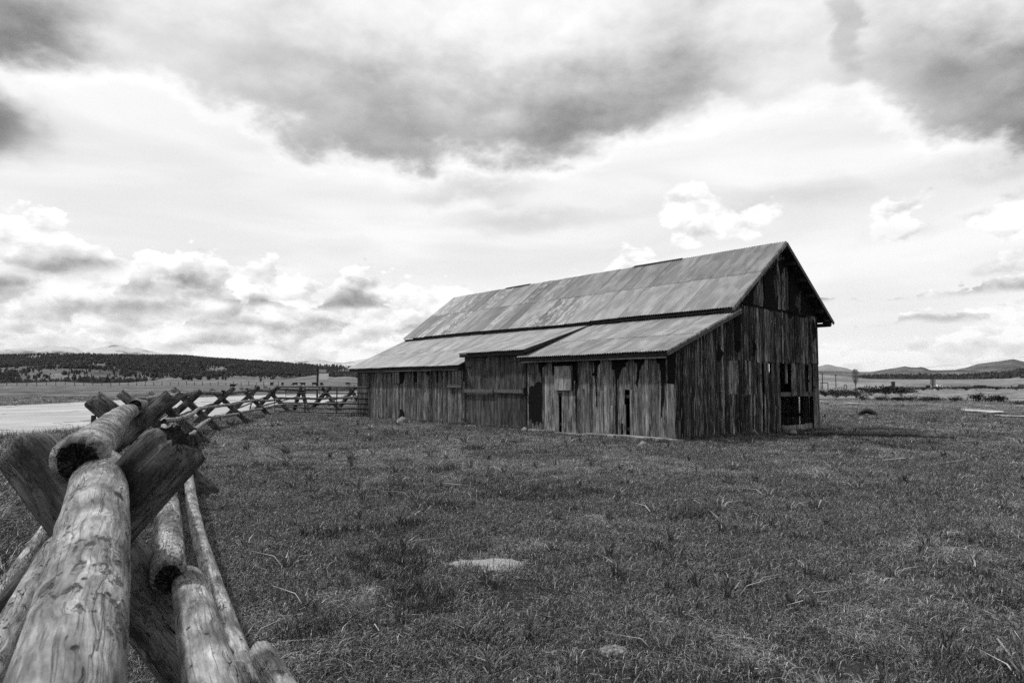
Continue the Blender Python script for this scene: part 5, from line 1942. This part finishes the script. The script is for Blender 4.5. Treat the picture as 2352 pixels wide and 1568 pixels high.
plank_thing(-3.4, -8.7, .5, .08, 1.4, 'short fallen board in the grass before the barn door')
plank_thing(31.4, -5.9, .9, .05, -1.2, 'long thin fallen board in the grass far right', .0)
plank_thing(28.2, -5.75, .5, .09, -1.4, 'fallen board near the dark soil strip', .2)
plank_thing(32.9, -4.2, .5, .10, -1.5, 'short fallen board on the rough ground at right', .2)
# half-buried tyre
p = ground_hit(27.35, -2.45)
m_ = MB(); V = []; nR, nr = 26, 10
for i in range(nR):
    a = 2 * math.pi * i / nR
    for k in range(nr):
        b = 2 * math.pi * k / nr
        q = .42 + .13 * math.cos(b) * (.9 if math.cos(b) > 0 else 1.1)
        V.append((q * math.cos(a), .15 * math.sin(b), q * math.sin(a)))
Fc = [(i * nr + k, ((i + 1) % nR) * nr + k, ((i + 1) % nR) * nr + (k + 1) % nr, i * nr + (k + 1) % nr) for i in range(nR) for k in range(nr)]
o = mesh_obj('tyre', V, Fc, M['iron'], smooth=True)
o.location = (p.x, p.y, p.z - .18); o.rotation_euler = (0, 0, -.4)
tag(o, 'black tyre half sunk in the rough ground right of the barn', 'tyre')


# cow pat with dry crust in the foreground
def dung(x, y, s, label):
    V = []; Fc = []; n = 18
    for i in range(5):
        f = i / 4
        for k in range(n):
            a = 2 * math.pi * k / n
            q = (1 - .8 * f ** 2) * (1 + .22 * mnoise.noise(Vector((math.cos(a) * 2 + x * 3, math.sin(a) * 2, f * 2))))
            V.append((q * math.cos(a) * s, q * math.sin(a) * s * .7, s * (.45 * f + .12 * mnoise.noise(Vector((math.cos(a) * 3, math.sin(a) * 3, f * 5 + x)))) - .01))
    for i in range(4):
        for k in range(n):
            k2 = (k + 1) % n
            Fc.append((i * n + k, i * n + k2, (i + 1) * n + k2, (i + 1) * n + k))
    Fc.append(tuple(4 * n + k for k in range(n)))
    o = mesh_obj('dung_heap', V, Fc, M['crust'])
    o.location = (x, y, float(zg(x, y)) + .02)
    tag(o, label, 'dung')


M['crust'] = plain('dry crust', .16, .95, .7, 30)
dung(.60, 4.15, .10, 'dry crusted cow pat in the foreground grass right of centre')
dung(4.6, 7.2, .10, 'dry cow pat in the grass at lower right')
dung(5.2, 6.0, .08, 'small dark clod of dung at the far lower right')

# ------------------------------------------------------------------ grass
def tuft_mesh(seed, n, rad, h0, h1, w, dry, lean, green=(.026, .23), drytone=(.19, .46)):
    rr = random.Random(seed)
    V = []; Fc = []; tn = []
    for k in range(n):
        a = rr.uniform(0, 6.28); q = rad * math.sqrt(rr.random())
        x, y = q * math.cos(a), q * math.sin(a)
        isdry = rr.random() < dry
        h = rr.uniform(h0, h1) * (.8 if isdry else 1)
        ln = lean * rr.uniform(.2, 1.6) * (1.6 if isdry else 1.)
        b = rr.uniform(0, 6.28)
        dx, dy = math.cos(b), math.sin(b)
        f = rr.uniform(0, 6.28)
        ww = w * rr.uniform(.6, 1.3)
        sx, sy = math.cos(f) * ww / 2, math.sin(f) * ww / 2
        i = len(V)
        for (z, o_, q2) in ((-.01, 0, .8), (h * .55, ln * h * .3, 1.)):
            V += [(x + dx * o_ - sx * q2, y + dy * o_ - sy * q2, z), (x + dx * o_ + sx * q2, y + dy * o_ + sy * q2, z)]
        V.append((x + dx * ln * h, y + dy * ln * h, h * (1 - .22 * min(ln, 1.8))))
        Fc += [(i, i + 1, i + 3, i + 2), (i + 2, i + 3, i + 4)]
        tone = rr.uniform(*drytone) if isdry else green[0] + (green[1] - green[0]) * rr.random() ** 2.2
        tn += [tone, tone]
    return tone_mesh('tuft', V, Fc, tn, M['blade'])


tufts = proto_collection('grass_kinds',
    [tuft_mesh(300 + k, 46, .13, .025, .07, .0042, .22, .9) for k in range(4)] +                     # 0-3 short green
    [tuft_mesh(310 + k, 46, .14, .02, .055, .0042, .6, 1.3) for k in range(3)] +                      # 4-6 short, much dry
    [tuft_mesh(320 + k, 40, .10, .07, .13, .005, .10, .5, (.025, .12)) for k in range(3)] +          # 7-9 taller dark
    [tuft_mesh(330 + k, 46, .16, .12, .32, .007, .55, .65, (.045, .12), (.18, .38)) for k in range(3)] +   # 10-12 tall verge grass
    [tuft_mesh(340 + k, 26, .03, .10, .20, .011, .15, 1.0, (.06, .15)) for k in range(2)])            # 13-14 broad-leaved clumps


def fence_side(x, y):
    """distance to the right of the fence line"""
    yy = np.array([-6, 0] + [b[1] for b in BUCKS[:8]]); xx = np.array([.4, -.2] + [b[0] for b in BUCKS[:8]])
    return x - np.interp(y, yy, xx)


def build_grass():
    g = np.random.default_rng(5)
    P = []; S = []; I = []
    for (ra, rb_, dens, sc) in ((.7, 3.2, 460, .85), (3.2, 6, 400, .92), (6, 10, 190, 1.05), (10, 16, 95, 1.22), (16, 26, 42, 1.55), (26, 48, 12, 2.2), (48, 95, 2.2, 3.6)):
        area = R(86) / 2 * (rb_ ** 2 - ra ** 2)
        n = int(area * dens)
        r = np.sqrt(g.uniform(ra ** 2, rb_ ** 2, n)); a = R(-43) + R(86) * g.random(n)
        x = r * np.sin(a); y = r * np.cos(a)
        s, t = barn_st(x, y)
        ok = ~((s > -.05) & (s < BL + .1) & (t > -.05) & (t < BW + .05))
        ok &= ~((t > -.4) & (t < 0) & (s > -.5) & (s < 5.6))
        ok &= ~(on_road(x, y))
        ok &= g.random(n) > 1.1 * bare_mask(x, y) * (1 + .8 * vnoise(x * 6, y * 6, 8))
        ok &= g.random(n) > 1.3 * soil_mask(x, y)
        fs = fence_side(x, y)
        nz = fbm(x * .45, y * .45, 33, 4) + .35 * fbm(x * 1.7, y * 1.7, 34, 2)
        kind = np.where(nz > .10, g.integers(4, 7, n), g.integers(0, 4, n))
        kind = np.where(g.random(n) < .25, g.integers(0, 7, n), kind)
        dwall = np.maximum(np.maximum(-s, s - BL), np.maximum(-t, t - BW))
        nd = fbm(x * .8 + 9, y * .8, 44, 3)
        kind = np.where(((nd > .40) & (g.random(n) < .25)) | ((dwall < .5) & (g.random(n) < .6)), g.integers(7, 10, n), kind)
        kind = np.where((g.random(n) < .010), g.integers(13, 15, n), kind)
        verge = (fs < np.where(y < 6, -.5, -1.5)) & (y < 46)
        kind = np.where(verge & (g.random(n) < .75), g.integers(10, 13, n), kind)
        # bare soil between the blades shows here and there
        ok &= g.random(n) > sstep(fbm(x * 1.3, y * 1.3, 55, 3), .15, .5) * .72
        x, y, kind = x[ok], y[ok], kind[ok]
        m = len(x)
        P.append(np.stack([x, y, zg(x, y)], 1))
        k = sc * g.uniform(.75, 1.25, m)
        hz = k / (1 + (sc - 1) * .55)
        hz = np.where((kind >= 10) & (kind <= 12), k / sc ** .9, hz)
        wd = np.where((kind >= 10) & (kind <= 12), k ** .8, k)
        S.append(np.stack([wd, wd, hz], 1)); I.append(kind)
    P = np.concatenate(P); S = np.concatenate(S); I = np.concatenate(I)
    n = len(P)
    rot = np.stack([g.normal(0, .06, n), g.normal(0, .06, n), g.uniform(0, 6.28, n)], 1)
    print('grass tufts', n)
    scatter('grass', P, rot, S, I, tufts, 'short pasture grass with dry blades and taller verge grass along the fence')


build_grass()


# ------------------------------------------------------------------ the air
hz = MB().box((-31000, -31000, -8.), (31000, 31000, 545.)).build('haze', None)
hm, ht = new_mat('thin haze')
pv = ht.n('ShaderNodeVolumePrincipled')
pv.inputs['Color'].default_value = (1, 1, 1, 1)
pv.inputs['Density'].default_value = 1.7e-5
pv.inputs['Anisotropy'].default_value = .2
ho = ht.n('ShaderNodeOutputMaterial')
ht.t.links.new(pv.outputs[0], ho.inputs['Volume'])
hz.data.materials.append(hm)
tag(hz, 'thin pale haze over the whole valley', kind='stuff')
